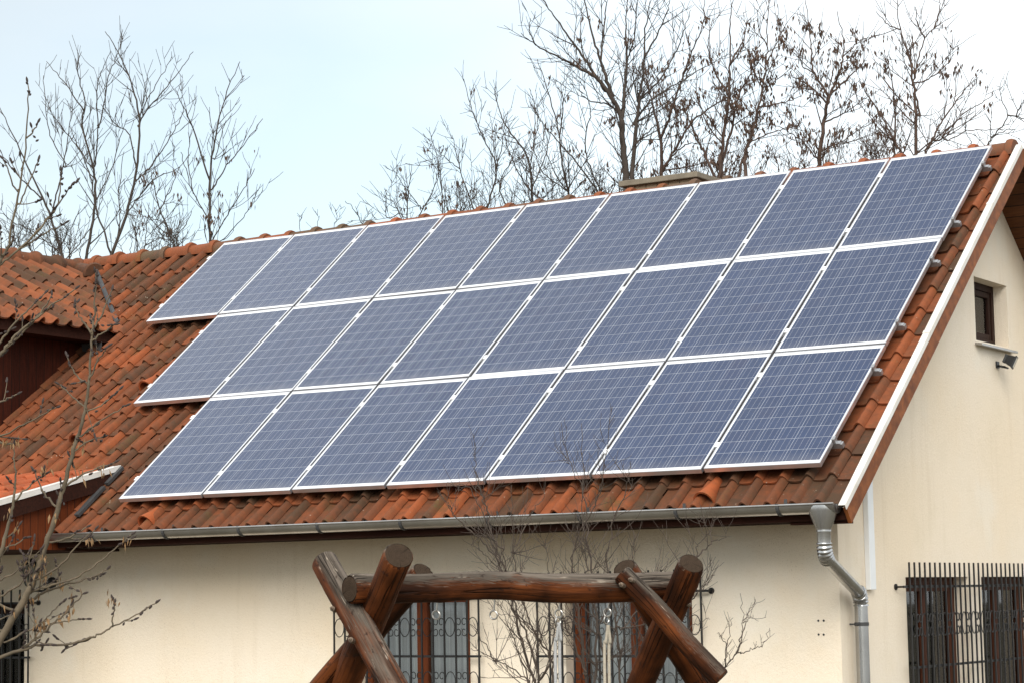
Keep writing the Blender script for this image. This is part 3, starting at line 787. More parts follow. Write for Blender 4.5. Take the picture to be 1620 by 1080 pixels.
# valley flashing
vA, vB = V3(-11.05, 0.02, -0.115), V3(-9.62, -1.13, -1.035)
vl = MB(); t = (vB - vA).normalized(); sd = V3(t.y, -t.x, 0).normalized()
for sg, zz in ((-1, .05), (1, .05)):
    a, b = vA + V3(0, 0, .012), vB + V3(0, 0, .012); e = sd * (.026 * sg) + V3(0, 0, zz * .35)
    vl.hexa([a, b, b + e, a + e, a + V3(0, 0, .006), b + V3(0, 0, .006), b + e + V3(0, 0, .006), a + e + V3(0, 0, .006)])
vl.build('valley_flashing', M['lead'], wr)
ck = MB()                                          # boarded side wall of the wing
xw = -9.90
pts = [V3(xw, -1.30, -1.20), V3(xw, -3.55, -1.20), V3(xw, -3.55, -3.0), V3(xw, -1.30, -1.25)]
ck.poly([V3(xw, -1.30, -1.16), V3(xw, -3.55, -1.16), V3(xw, -3.55, -2.95), V3(xw, -1.30, -1.20)], V3(-.05, 0, 0))
ck.build('side_wall', M['cheek'], house)
ck = MB(); ck.box((xw + .001, -3.6, -1.20), (-9.60, -1.25, -1.165)); ck.box((-9.63, -3.6, -1.165), (-9.605, -1.20, -1.07))
ck.build('fascia', M['darkred'] if 'darkred' in M else M['fascia'], house)
fw = MB()                                          # boarded front of the wing, outside the picture
fw.poly([V3(xw - .001, -3.50, -2.95), V3(xw - .001, -3.50, -1.16), V3(WX, -3.50, wz - .10), V3(-13.4, -3.50, -1.16), V3(-13.4, -3.50, -2.95)], V3(0, .05, 0))
fw.build('front_wall', M['cheek'], house)
fl = MB(); fl.poly([V3(xw + .01, -1.42, -1.40), V3(xw + .01, -1.42, -1.20), V3(-9.60, -1.42, -1.20), V3(-9.60, -1.42, -1.40)], V3(0, .01, 0))
fl.build('flashing', M['lead'], house)

# --- porch roof, lower left
PX = -7.585
ps = V3(0, -3.306, -2.697); pe = V3(0, -5.6, -3.24)
pd = (pe - ps).normalized(); pn = V3(0, pd.z, -pd.y); pn = pn if pn.z > 0 else -pn
PL = (pe - ps).length
def Pp(x, d, h): return V3(x, 0, 0) + V3(0, ps.y, ps.z) + pd * d + pn * h
pt = MB(); prow = [PL - TC - .03 - i * TC for i in range(7)]
pxs = [PX - .07 - TW - i * TW for i in range(22)]
tile_field(pt, pxs, prow, lambda x, d, h: Pp(x, d, h - .075), rng, lambda x, d: d > -.2, jit=.6)
pr = pt.build('porch_roof', M['tile_new'], house, smooth=True, angle=35)
pb = MB(); pb.hexa([Pp(PX - 4.6, PL, -.16), Pp(PX - .03, PL, -.16), Pp(PX - .03, 0, -.16), Pp(PX - 4.6, 0, -.16), Pp(PX - 4.6, PL - .05, -.11), Pp(PX - .03, PL - .05, -.11), Pp(PX - .03, 0, -.11), Pp(PX - 4.6, 0, -.11)])
pb.build('porch_boarding', M['barge'], pr)
pv = MB(); pv.hexa([Pp(PX - .08, PL, -.008), Pp(PX, PL, -.008), Pp(PX, 0.0, -.008), Pp(PX - .08, 0, -.008), Pp(PX - .08, PL, 0), Pp(PX, PL, 0), Pp(PX, 0.0, 0), Pp(PX - .08, 0, 0)])
pv.hexa([Pp(PX - .006, PL, -.05), Pp(PX, PL, -.05), Pp(PX, 0, -.05), Pp(PX - .006, 0, -.05), Pp(PX - .006, PL, -.0085), Pp(PX, PL, -.0085), Pp(PX, 0, -.0085), Pp(PX - .006, 0, -.0085)])
pv.build('verge_strip', M['whitetrim'], pr)
pv = MB(); pv.hexa([Pp(PX - .035, PL, -.19), Pp(PX - .008, PL, -.19), Pp(PX - .008, .1, -.19), Pp(PX - .035, .1, -.19), Pp(PX - .035, PL, -.051), Pp(PX - .008, PL, -.051), Pp(PX - .008, .1, -.051), Pp(PX - .035, .1, -.051)])
pv.build('bargeboard', M['fascia'], pr)
ck = MB(); xq = PX - .06
ck.poly([V3(xq, -3.4, -3.0), V3(xq, -3.4, -2.86), V3(xq, -5.55, -3.37), V3(xq, -5.55, -3.51), V3(xq, -4.0, -3.51)], V3(-.04, 0, 0))
M['cheek2'] = mat_wood('orange_boards', (0.20, 0.048, 0.014), (0.12, 0.028, 0.010), plank=0.095, axis=1, grain=(8, 8, .9))
ck.build('side_wall', M['cheek2'], pr)
ck = MB(); ck.box((PX - 4.6, -5.55, -3.515), (xq - .041, YF - .001, -3.49)); ck.build('porch_ceiling', M['fascia'], pr)
fl = MB()
for a, b in (((PX + .12, 4.28), (PX + .02, 4.55)), ((PX + .10, 4.60), (PX + .02, 5.05))):
    fl.rbox(PX - .02, PX + .035, a[1], b[1], HB + .03, HB + .060)
fl.build('flashing', M['lead'], pr)

# ------------------------------------------------------------------ solar panels
PWX, PHY = 0.984, 1.650
PITCHX, PITCHY = 1.010, 1.66417
def copy_tree(o, parent=None):
    c = o.copy(); COL.objects.link(c)
    if parent is not None: c.parent = parent
    for chd in o.children: copy_tree(chd, c)
    return c
def make_panel():
    o = bpy.data.objects.new('solar_panel', None); COL.objects.link(o); o.empty_display_size = .2
    o.rotation_euler = (TH, 0, 0)
    hx, hy, lip, T = PWX / 2, PHY / 2, 0.011, 0.040
    f = MB()
    def bar(x0, x1, y0, y1): f.box((x0, y0, 0), (x1, y1, T))
    bar(-hx, hx, hy - lip, hy); bar(-hx, hx, -hy, -hy + lip); bar(-hx, -hx + lip, -hy + lip, hy - lip); bar(hx - lip, hx, -hy + lip, hy - lip)
    f.build('frame', M['alu'], o, local=True, bevel=0.0015)
    gl = MB(); gl.box((-hx + lip, -hy + lip, T - .008), (hx - lip, hy - lip, T - .003)); gl.build('glass', M['cells'], o, local=True)
    for yy in (hy - .33, hy - 1.33):
        c = MB(); c.box((-hx - .019, yy - .03, T + .0005), (-hx + .008, yy + .03, T + .0045)); c.box((-hx - .017, yy - .025, -.002), (-hx - .003, yy + .025, T + .0004))
        c.tube([(-hx - .010, yy, T + .0045), (-hx - .010, yy, T + .011)], .007, 8)
        c.build('clamp', M['aluclamp'], o, local=True)
    return o
ROWN = ['top', 'middle', 'bottom']
ORD = ['first', 'second', 'third', 'fourth', 'fifth', 'sixth', 'seventh', 'eighth', 'ninth']
proto = make_panel(); first = True
for r_, n in ((0, 9), (1, 8), (2, 7)):
    for i in range(n):
        o = proto if first else copy_tree(proto); first = False
        k = i                                       # counted from the right
        p = R(-(k * PITCHX) - PWX / 2, r_ * PITCHY + PHY / 2, -0.040)
        o.location = (p.x, p.y, p.z + Z0)
        jit = random.Random(r_ * 20 + i)
        o.rotation_euler = (TH + jit.gauss(0, .003), jit.gauss(0, .003), jit.gauss(0, .0006))
        where = ORD[n - 1 - k]
        if n - 1 - k == 0: lab = 'blue solar panel at the left end of the %s row' % ROWN[r_]
        elif k == 0: lab = 'blue solar panel at the right end of the %s row, beside the white verge' % ROWN[r_]
        else: lab = '%s blue solar panel from the left in the %s row on the tiled roof' % (where, ROWN[r_])
        tag(o, lab, 'solar panel', 'solar panels on the roof')
# rails
RD = [.33, 1.33, 1.994, 2.994, 3.658, 4.658]
RL = ['topmost', 'second from the top', 'third from the top', 'third from the bottom', 'second from the bottom', 'lowest']
for j, d in enumerate(RD):
    xl = -[9, 9, 8, 8, 7, 7][j] * PITCHX - .02; xr = 0.060 + .008 * rng.random()
    t_ = thing('mounting_rail', R(xl, d, -.082), 'aluminium panel mounting rail, %s of six ending at the verge' % RL[j], 'rail', 'panel mounting rails')
    b = MB(); b.rbox(xl, xr, d - .02, d + .02, -.080, -.0425); b.rbox(xl + .002, xr - .002, d - .0205, d - .017, -.066, -.058)
    b.build('rail', M['clampm'], t_)
    c = MB(); c.rbox(.004, .018, d - .022, d + .022, -.042, .004); c.rbox(-.010, .018, d - .022, d + .022, .0042, .008); c.rbox(.018, .05, d - .02, d + .02, -.042, -.034)
    c.build('end_clamp', M['clampm'], t_)
    for x in [xr - .42 - i * 1.25 for i in range(int((xr - xl) / 1.25) + 1)]:
        hk = MB(); hk.rbox(x - .015, x + .015, d - .02, d + .10, -.088, -.0805); hk.rbox(x - .015, x + .015, d + .09, d + .10, -.16, -.088); hk.build('roof_hook', M['clampm'], t_)

# ------------------------------------------------------------------ lamps on the walls
fd = thing('floodlight', (XG, 0.42, -1.96), 'small black floodlight on a bracket under the gable window', 'floodlight')
b = MB(); b.box((XG, 0.40, -1.99), (XG + .012, 0.47, -1.93)); b.tube([V3(XG + .01, .435, -1.97), V3(XG + .09, .40, -1.99)], .011, 8); b.tube([V3(XG + .08, .33, -1.99), V3(XG + .08, .50, -1.99)], .009, 8)
b.build('bracket', M['black'], fd)
b = MB(); fx = V3(.86, .25, -.44).normalized(); sy = V3(-.28, .96, 0).normalized(); uz = fx.cross(sy)
c0 = V3(XG + .13, .43, -1.93)
def ob(mb, c, hx, hy, hz, sh=1.0):
    P8 = []
    for zz in (-1, 1):
        for (a, d) in ((-1, -1), (1, -1), (1, 1), (-1, 1)):
            s_ = sh if a < 0 else 1
            P8.append(c + fx * (a * hx) + sy * (d * hy * s_) + uz * (zz * hz * s_))
    mb.hexa(P8)
ob(b, c0, .036, .072, .052, .72); ob(b, c0 + fx * .043, .007, .082, .060)
for i in range(5): ob(b, c0 - fx * .046 + sy * (.022 * (i - 2)), .012, .004, .04)
b.build('housing', M['black'], fd, bevel=.003)
b = MB(); ob(b, c0 + fx * .0515, .0015, .069, .047); b.build('lens', simple('lamp_glass', (.30, .33, .34), .1, 0, .2, 15), fd)

ln = thing('wall_lantern', (-8.60, YF, -3.86), 'dark wall lantern with glass sides in the shade under the porch', 'lantern')
lc = V3(-8.66, YF - .20, -3.72)
b = MB(); b.lathe(V3(-8.56, YF, -3.80), (0, -1, 0), [(0, .06), (.02, .055), (.03, .03)], 14)
b.tube([V3(-8.56, YF - .02, -3.80), V3(-8.58, YF - .10, -3.88), V3(-8.65, YF - .19, -3.87), lc + V3(0, 0, -.11)], .012, 8)
b.build('bracket', M['black'], ln)
b = MB(); b.lathe(lc, (0, 0, 1), [(.085, .085), (.095, .088), (.13, .05), (.15, .03), (.165, .012)], 6); b.lathe(lc, (0, 0, 1), [(-.12, .02), (-.10, .05), (-.09, .052)], 6)
for k in range(6):
    an = math.pi * 2 * k / 6
    b.tube([lc + V3(math.cos(an) * .052, math.sin(an) * .052, -.09), lc + V3(math.cos(an) * .082, math.sin(an) * .082, .085)], .006, 5)
b.build('cage', M['black'], ln)
b = MB(); b.lathe(lc, (0, 0, 1), [(-.09, .046), (.085, .076)], 6); b.build('glass', simple('lantern_glass', (.16, .18, .17), .15, 0, .3, 12), ln)

# ------------------------------------------------------------------ swing frame of logs
sw_ = thing('log_swing_frame', (px(800, 930, 11.5).x, px(800, 930, 11.5).y, -Z0), 'rustic swing frame of weathered brown logs standing before the house', 'swing frame')
def smooth_pts(pts, sub=6):
    pts = [Vector(p) for p in pts]
    if len(pts) < 3: return [pts[0].lerp(pts[-1], i / sub) for i in range(sub + 1)]
    out = []
    P = [pts[0] * 2 - pts[1]] + pts + [pts[-1] * 2 - pts[-2]]
    for i in range(1, len(P) - 2):
        for k in range(sub):
            t = k / sub; a, b, c, d = P[i - 1], P[i], P[i + 1], P[i + 2]
            out.append(0.5 * ((2 * b) + (c - a) * t + (2 * a - 5 * b + 4 * c - d) * t * t + (3 * b - a - 3 * c + d) * t ** 3))
    out.append(pts[-1]); return out
def log(name, pts, r0, r1, seed, tilt0=None, sub=14):
    rg = random.Random(seed); ph = [rg.uniform(0, 6.3) for _ in range(6)]; cr = rg.uniform(0, 6.3)
    ps_ = smooth_pts(pts, sub); n = len(ps_)
    T0 = (ps_[0] - ps_[1]).normalized(); T1 = (ps_[-1] - ps_[-2]).normalized()
    def rf(an, L):
        d = abs((an - cr - .35 * math.sin(L * 2.3 + ph[0]) + math.pi) % (2 * math.pi) - math.pi)
        crack = -.24 * math.exp(-(d / .085) ** 2) * (0.55 + .45 * math.sin(L * 1.7 + ph[5]))
        return 1 + .03 * math.sin(an * 2 + ph[1] + L) + .022 * math.sin(an * 3 + ph[2] - L * 2) + .03 * math.sin(L * 4.1 + ph[3]) + .02 * math.sin(L * 9 + an + ph[4]) + crack * 1.0 + rg.gauss(0, .006) + knot(an, L)
    kn = [(rg.uniform(0, 6.28), rg.uniform(.1, 2.2), rg.uniform(.05, .12)) for _ in range(9)]
    def knot(an, L):
        return sum(h * math.exp(-(((an - a + math.pi) % (2 * math.pi) - math.pi) / .34) ** 2 - ((L - l) / .035) ** 2) for a, l, h in kn)
    rad = [r0 + (r1 - r0) * i / (n - 1) for i in range(n)]
    pp = [ps_[0] + T0 * .012] + ps_ + [ps_[-1] + T1 * .012]
    rr = [rad[0] * .90] + rad + [rad[-1] * .90]
    mb = MB(); mb.tube(pp, rr, 72, False, rfun=rf)
    o = mb.build(name, M['log'], sw_, smooth=True, angle=60)
    e = MB()
    for (c, t, r_) in ((pp[0], T0, rr[0]), (pp[-1], T1, rr[-1])):
        e.lathe(c - t * .006, t, [(0, r_ * 1.0), (.0065, r_ * .97), (.009, r_ * .7), (.0092, r_ * .45), (.009, r_ * .2), (.009, r_ * .02)], 36)
    e.build('log_end', M['logend'], o)
    return o
def to_ground(a, b, zg=-Z0 - .05):                 # extend a leg along its own line into the ground
    d = b - a
    return a + d * ((zg - a.z) / d.z)
bm_ = [px(556, 931, 10.92), px(700, 928, 11.28), px(790, 924.5, 11.50), px(900, 930, 11.78), px(1070, 926, 12.2)]
log('beam', bm_, .069, .079, 1, sub=16)
def leg(name, p0, p1, r0, r1, seed, ground=True):
    e = to_ground(p0, p1) if ground else p1
    return log(name, [p0, p0.lerp(e, .33) + V3(.004, 0, .004), p0.lerp(e, .66) - V3(.004, .004, 0), e], r0, r1, seed, sub=18)
leg('leg', px(514, 889, 11.32), px(620, 1082, 10.58), .065, .073, 2)
leg('leg', px(630, 880, 10.66), px(552, 1062, 11.42), .076, .080, 3)
leg('leg', px(668, 906, 11.50), px(520, 1084, 12.05), .06, .07, 4)
leg('leg', px(1093, 893, 11.92), px(1010, 1088, 12.5), .073, .080, 5)
leg('brace', px(986, 908, 11.86), px(1138, 1070, 11.72), .050, .056, 6, False)
leg('leg', px(989, 900, 12.25), px(1110, 1086, 12.75), .068, .082, 7)
leg('brace', px(566, 1012, 11.3), px(498, 1092, 11.55), .046, .052, 8)
def bolt(x, y, dep):
    b = MB(); p = px(x, y, dep); a = -ray(x, y).normalized(); a = (a + V3(-.5, .1, .2)).normalized()
    b.lathe(p, a, [(-.03, .013), (.002, .013), (.003, .009), (.012, .009), (.013, .006), (.020, .005)], 8)
    b.build('bolt', M['boltm'], sw_)
for q in ((603, 973, 10.96), (555, 1011, 10.79), (526, 962, 11.02), (1087, 954, 12.02), (998, 916, 11.78), (983, 924, 11.79)): bolt(*q)
def ring(mb, c, n, r, w, arc=2 * math.pi, a0=0.0):
    n = Vector(n).normalized(); a = n.orthogonal().normalized(); b = n.cross(a)
    mb.tube([c + a * (r * math.cos(a0 + arc * k / 24)) + b * (r * math.sin(a0 + arc * k / 24)) for k in range(25)], w, 7, True)
def hook(x, y0, y1, dep, double):
    b = MB(); p0, p1 = px(x + 2, y0, dep), px(x, y1, dep)
    up = (p0 - p1).normalized()
    b.tube([p0 + up * .05, p0.lerp(p1, .5), p1 + up * .02], .004, 6)
    ring(b, p1, RC[0] * .5 + RC[2], .021, .0045)
    if double: ring(b, p1 - up * .038, RC[0] * -.7 + RC[2] * .6, .021, .004)
    b.build('hook', M['steel'], sw_)
hook(690, 950, 972, 11.26, False); hook(781, 944, 972, 11.48, False); hook(884, 950, 970, 11.74, True); hook(961, 952, 968, 11.93, True)
def rope(x, y, dep, mat, lab):
    t_ = thing('swing_rope', px(x, y + 60, dep), lab, 'rope', None)
    t_.location.z = 0.6
    for dx in (-3.2, 3.2):
        p0 = px(x, y, dep); a = px(x + dx, y + 26, dep); e = px(x + dx * 1.1 - 2, y + 60, dep); e = e + V3(0, 0, 0)
        b = MB(); low = V3(e.x, e.y, -Z0 + .62)
        b.tube(smooth_pts([p0, a, e, low], 8), .0085, 8); b.build('strand', M[mat], t_, smooth=True)
rope(884, 984, 11.74, 'ropegrey', 'grey doubled rope hanging from a ring near the middle of the log beam')
rope(962, 988, 11.93, 'rope', 'pale beige doubled rope hanging from the right rings of the log beam')

# ------------------------------------------------------------------ trees and shrubs
class Tree:
    def __init__(s, name, label, cat, depth, limbs, seed, bark='bark', group=None, twig=1.0, pods=0, podzone=None, podmat='pod', podsize=.085, trunk_r=.06,
                 base=None, up=.35, lev=2, tipr=.0055, drift=.30, density=1.0, rscale=.62, buds=False, scale=1.0, kink=.03):
        s.rg = random.Random(seed); rg = s.rg; s.depth = depth; s.scale = scale; s.kink = kink * .7; s.tipr = tipr; s.up = up; s.lev = lev; s.buds = buds
        s.trunk = MB(); s.tw = MB(); s.pd = MB(); s.sites = []; s.tips = []
        first = limbs[0][1]; lean = 1.0 if cat != 'shrub' and depth > 12 else .15
        base3 = px(*first[0], depth)
        loc = V3(base3.x, base3.y, -Z0)
        root = thing(name, loc, label, cat, group)
        limb3 = []
        for li, (r0, pts) in enumerate(limbs):
            r0 = r0 * rscale
            if li and not (base and li in base):        # root a side limb on the nearest earlier limb
                best = (1e9, None)
                for (pp, q3) in limb3:
                    for a_, b_ in zip(pp, pp[1:]):
                        for k_ in range(9):
                            x_, y_ = a_[0] + (b_[0] - a_[0]) * k_ / 8, a_[1] + (b_[1] - a_[1]) * k_ / 8
                            e_ = math.hypot(x_ - pts[0][0], y_ - pts[0][1] - 2)
                            if e_ < best[0]: best = (e_, (x_, y_))
                if 3 < best[0] < 45: pts = [best[1]] + list(pts)
                elif best[0] <= 3: pts = [best[1]] + list(pts[1:])
            k = rg.uniform(-drift, drift) if li else rg.uniform(-.08, .08)
            L = 0; P = []
            # a limb that springs from an earlier limb starts at that limb's depth
            d0 = depth
            if li:
                best = 1e9
                for (pp, q3) in limb3:
                    for i in range(len(pp)):
                        e = (pp[i][0] - pts[0][0]) ** 2 + (pp[i][1] - pts[0][1]) ** 2
                        if e < best: best = e; d0 = q3[i]
            dd = []
            for i, p in enumerate(pts):
                if i: L += math.hypot(p[0] - pts[i - 1][0], p[1] - pts[i - 1][1]) * depth / FPX
                dd.append(d0 + k * L); P.append(px(p[0], p[1], d0 + k * L))
            limb3.append((pts, dd))
            sp = smooth_pts(P, 6)
            n = len(sp)
            sp = [sp[0]] + [p + V3(rg.gauss(0, 1), rg.gauss(0, 1), rg.gauss(0, 1)) * kink * .22 * scale for p in sp[1:]]
            rt = max(tipr * .8, r0 * .12)
            rad = [r0 + (rt - r0) * (i / (n - 1)) ** .85 for i in range(n)]
            s.trunk.tube(sp, rad, 7 if r0 > .02 else 5, True)
            if li == 0 or (base and li in base):
                ft = V3(sp[0].x + rg.uniform(-.7, .7) * lean, sp[0].y + rg.uniform(-.3, .5) * lean, -Z0 - .1); md = sp[0].lerp(ft, .5) + V3(rg.gauss(0, .12), rg.gauss(0, .12), 0) * lean
                s.trunk.tube(smooth_pts([ft, md, sp[0], sp[1]], 5)[:-5] + [sp[0], sp[1]], [r0 * (1.6 - .06 * q) for q in range(10)] + [r0 * 1.02, r0, rad[1]], 8, True)
            s.spawn(sp, rad, 1, twig, density)
            s.tips.append((sp[-1], (sp[-1] - sp[-2]).normalized()))
        s.trunk.build('trunk', M[bark], root, smooth=True)
        if s.tw.v: s.tw.build('crown', M[bark], root, smooth=True)
        if pods:
            sites = s.sites
            if podzone:
                sites = [p for p in sites if podzone(*topx(p))]
            if sites:
                nclus = max(1, pods // 5); made = 0
                for _ in range(nclus):
                    c = rg.choice(sites)
                    for _ in range(rg.randint(2, 8)):
                        p = c + V3(rg.gauss(0, .045), rg.gauss(0, .045), rg.gauss(0, .03)) * (podsize / .085)
                        s.pod(p, podsize * rg.uniform(.6, 1.25))
                s.pd.build('seed_pods', M[podmat], root)
        if buds:
            b = MB()
            for (p, t) in s.tips:
                b.lathe(p - t * .004, t, [(-.004, .0032), (.006, .0052), (.014, .0045), (.022, .0012)], 6)
                for _ in range(rg.randint(2, 5)):
                    q = p - t * rg.uniform(.006, .07)
                    b.lathe(q, t + V3(rg.gauss(0, .7), rg.gauss(0, .7), 0), [(-.003, .003), (.005, .0055), (.013, .0015)], 5)
            b.build('buds', M['bud'], root)
        s.root = root
    def pod(s, p, L):
        rg = s.rg; w = L * .17; t = w * .35
        ax = V3(rg.gauss(0, .28), rg.gauss(0, .28), -1).normalized(); a = ax.orthogonal().normalized(); a = (Matrix.Rotation(rg.uniform(0, 6.28), 3, ax) @ a); b = ax.cross(a)
        bend = a * rg.uniform(-.12, .12) * L
        vs = [p, p + ax * L * .4 + a * w + bend, p + ax * L * .4 + b * t + bend, p + ax * L * .4 - a * w + bend, p + ax * L * .4 - b * t + bend, p + ax * L]
        s.pd.add(vs, [(0, 1, 2), (0, 2, 3), (0, 3, 4), (0, 4, 1), (5, 2, 1), (5, 3, 2), (5, 4, 3), (5, 1, 4)], rg.random())
    def spawn(s, sp, rad, level, twig, density):
        rg = s.rg
        L = sum((sp[i + 1] - sp[i]).length for i in range(len(sp) - 1))
        n = int(max(2, L * (7.5 if level == 1 else 8.0) / s.scale) * density)
        ph = rg.uniform(0, 6.28)
        for j in range(n):
            q = (.12 + .85 * rg.random() ** 1.35) if level == 1 else rg.uniform(.15, .97)
            f = q * (len(sp) - 1); i = min(int(f), len(sp) - 2); p = sp[i].lerp(sp[i + 1], f - i); r = rad[i]
            t = (sp[i + 1] - sp[i]).normalized()
            ph += 2.4 + rg.gauss(0, .5)
            a = t.orthogonal().normalized(); b = t.cross(a)
            side = a * math.cos(ph) + b * math.sin(ph)
            ang = math.radians(rg.uniform(28, 62))
            d = (t * math.cos(ang) + side * math.sin(ang) + V3(0, 0, s.up * .5)).normalized()
            ln_ = (rg.uniform(.15, .95) * (1.1 - .75 * q) if level == 1 else rg.uniform(.08, .36)) * twig * s.scale
            r0 = min(r * .6, max(s.tipr, ln_ * .0125)) if level == 1 else s.tipr * .85
            m_ = 5 if level == 1 else 3
            pts = [p]; dd = d.copy()
            for k in range(m_):
                dd = (dd + V3(rg.gauss(0, .10), rg.gauss(0, .10), rg.gauss(0, .08) + s.up * .20)).normalized()
                pts.append(pts[-1] + dd * (ln_ / m_))
            rr = [r0 + (s.tipr * .55 - r0) * k / m_ for k in range(m_ + 1)]
            s.tw.tube(pts, rr, 4 if level == 1 else 3, False)
            s.sites += pts[1:]
            s.tips.append((pts[-1], dd))
            if level < s.lev: s.spawn(pts, rr, level + 1, twig, density)
def topx(p):
    d = p - CAMP; z = d.dot(RC[2])
    return 810 + FPX * d.dot(RC[0]) / z, 540 + FPX * d.dot(RC[1]) / z

GB = 'bare trees behind the roof'
DB = 33.0
# left group
Tree('bare_tree', 'bare grey tree at the far left rising behind the wing ridge', 'tree', DB, [
    (.045, [(104, 420), (98, 405), (81, 346), (53, 283), (21, 216), (-5, 160)]), (.022, [(81, 346), (92, 300), (103, 251), (110, 200), (116, 160)]),
    (.02, [(66, 310), (40, 290), (10, 255), (-8, 225)]), (.018, [(103, 260), (80, 215), (72, 170), (68, 120)]), (.016, [(100, 412), (130, 380), (150, 350), (165, 300), (172, 250)]), (.014, [(98, 400), (60, 372), (20, 350), (-8, 330)])], 11, up=.62, density=.75, rscale=.62, tipr=.0056, group=GB, trunk_r=.05)
Tree('bare_tree', 'bare tree with long thin upright shoots left of the tallest left tree', 'tree', DB + 1, [
    (.045, [(134, 425), (137, 405), (150, 321), (148, 269), (130, 198), (134, 163), (123, 110), (128, 82)]), (.02, [(132, 174), (105, 135), (74, 98)]),
    (.022, [(151, 260), (155, 198), (153, 146), (162, 110), (176, 80)]), (.022, [(157, 200), (165, 160), (172, 121), (184, 90), (195, 61)]), (.018, [(148, 269), (120, 230), (90, 190), (66, 160)]),
    (.018, [(150, 320), (176, 270), (190, 220), (200, 190)])], 12, up=.62, density=.75, rscale=.62, tipr=.0056, group=GB)
Tree('bare_tree', 'tallest bare tree of the left group with crossing shoots at its top', 'tree', DB, [
    (.050, [(172, 415), (178, 400), (200, 339), (216, 269), (220, 191), (208, 131), (186, 82), (167, 49)]), (.024, [(220, 195), (235, 172), (260, 142), (285, 112), (306, 82)]), (.018, [(222, 180), (246, 135), (273, 89)]),
    (.022, [(216, 285), (240, 262), (265, 225), (285, 190), (292, 163)]), (.026, [(176, 402), (152, 330), (143, 280), (125, 235), (110, 200)]), (.020, [(216, 269), (205, 215), (180, 195), (160, 165)]), (.016, [(200, 339), (230, 300), (250, 280), (280, 268), (300, 245)]), (.018, [(180, 400), (190, 350), (188, 300), (196, 240)])], 13, up=.62, density=.75, rscale=.62, tipr=.0056, group=GB, pods=30, podzone=lambda x, y: 225 < x < 275 and 260 < y < 300, podsize=.08)
Tree('small_tree', 'small leaning bare tree in the gap above the tile ridge', 'tree', DB - 1, [
    (.028, [(279, 400), (276, 388), (253, 332), (243, 293), (238, 268)]), (.016, [(253, 332), (270, 300), (285, 262)]), (.016, [(270, 378), (292, 360), (303, 335)]), (.012, [(262, 355), (240, 345), (222, 340), (205, 322)]), (.012, [(228, 400), (232, 360), (236, 320)])], 14, group=GB, pods=50, podzone=lambda x, y: y > 300, podsize=.085)
Tree('bare_tree', 'lone bare tree with a few hanging pods just left of the top panel row', 'tree', DB - 1, [
    (.040, [(330, 400), (331, 381), (332, 286), (341, 216), (355, 156), (380, 98)]), (.022, [(332, 283), (306, 205), (290, 170), (278, 142)]), (.022, [(338, 297), (360, 262), (380, 237), (415, 188)]), (.018, [(332, 350), (306, 307), (292, 262), (286, 240)]),
    (.018, [(336, 380), (360, 340), (385, 300), (404, 268)]), (.014, [(345, 385), (376, 355), (396, 325), (407, 305)]), (.014, [(341, 250), (350, 215), (358, 190)]), (.014, [(306, 307), (298, 260), (300, 215)])], 15, up=.62, density=.75, rscale=.62, tipr=.0056, group=GB, pods=90, podzone=lambda x, y: y > 235, podsize=.085)
# the middle
Tree('small_tree', 'tiny bare treetop peeking over the roof near the middle of the ridge', 'tree', DB + 2, [
    (.014, [(572, 372), (573, 356), (558, 330), (545, 318)]), (.010, [(573, 352), (584, 335)]), (.008, [(530, 370), (533, 345), (531, 332)]), (.008, [(476, 376), (474, 352), (479, 344)]), (.007, [(504, 370), (504, 341)])], 21, group=GB, pods=12, twig=.5)
Tree('small_tree', 'low twiggy bare tree with forked shoots over the fourth top panel', 'tree', DB + 2, [
    (.026, [(645, 362), (644, 346), (647, 299), (652, 262)]), (.022, [(664, 352), (664, 341), (686, 299), (701, 260)]), (.016, [(662, 324), (635, 287), (617, 262)]), (.014, [(635, 345), (620, 318), (607, 299)]), (.012, [(612, 345), (611, 320), (612, 300)])], 22, group=GB, pods=30, base=[1, 3])
Tree('bare_tree', 'slim bare tree arching left above the fifth top panel', 'tree', DB + 1, [
    (.030, [(770, 340), (771, 327), (785, 268), (765, 220), (747, 176), (733, 126)]), (.018, [(750, 334), (728, 268), (716, 214)]), (.016, [(785, 268), (795, 225), (800, 190)]), (.016, [(700, 335), (697, 285), (690, 245), (683, 222)]), (.018, [(800, 330), (790, 290), (812, 250), (822, 220)]), (.014, [(728, 268), (705, 250), (690, 235)])], 23, group=GB, pods=40, base=[1, 3, 4])
Tree('bare_tree', 'thin bare tree with a few pods left of the tall forked tree', 'tree', DB, [
    (.034, [(842, 335), (842, 321), (835, 252), (804, 205), (788, 170), (782, 140)]), (.018, [(838, 270), (845, 220), (846, 170), (838, 140)]), (.022, [(858, 318), (830, 290), (805, 240), (795, 200)]), (.018, [(842, 300), (862, 250), (870, 215), (884, 190)])], 24, group=GB, pods=60, podzone=lambda x, y: y > 180, base=[2])
Tree('bare_tree', 'bare tree with a tall bent leader just left of the forked trunk', 'tree', DB - 1, [
    (.034, [(902, 325), (900, 310), (889, 261), (883, 205), (864, 135), (850, 94)]), (.026, [(946, 315), (946, 305), (905, 249), (875, 215), (857, 195), (840, 165)]), (.020, [(885, 215), (890, 165), (887, 130)]), (.020, [(955, 312), (930, 255), (926, 215), (934, 180), (925, 140), (912, 128)]), (.016, [(900, 300), (860, 275), (848, 250), (845, 225)])], 25, group=GB, pods=90, podzone=lambda x, y: y > 150, base=[1, 3])
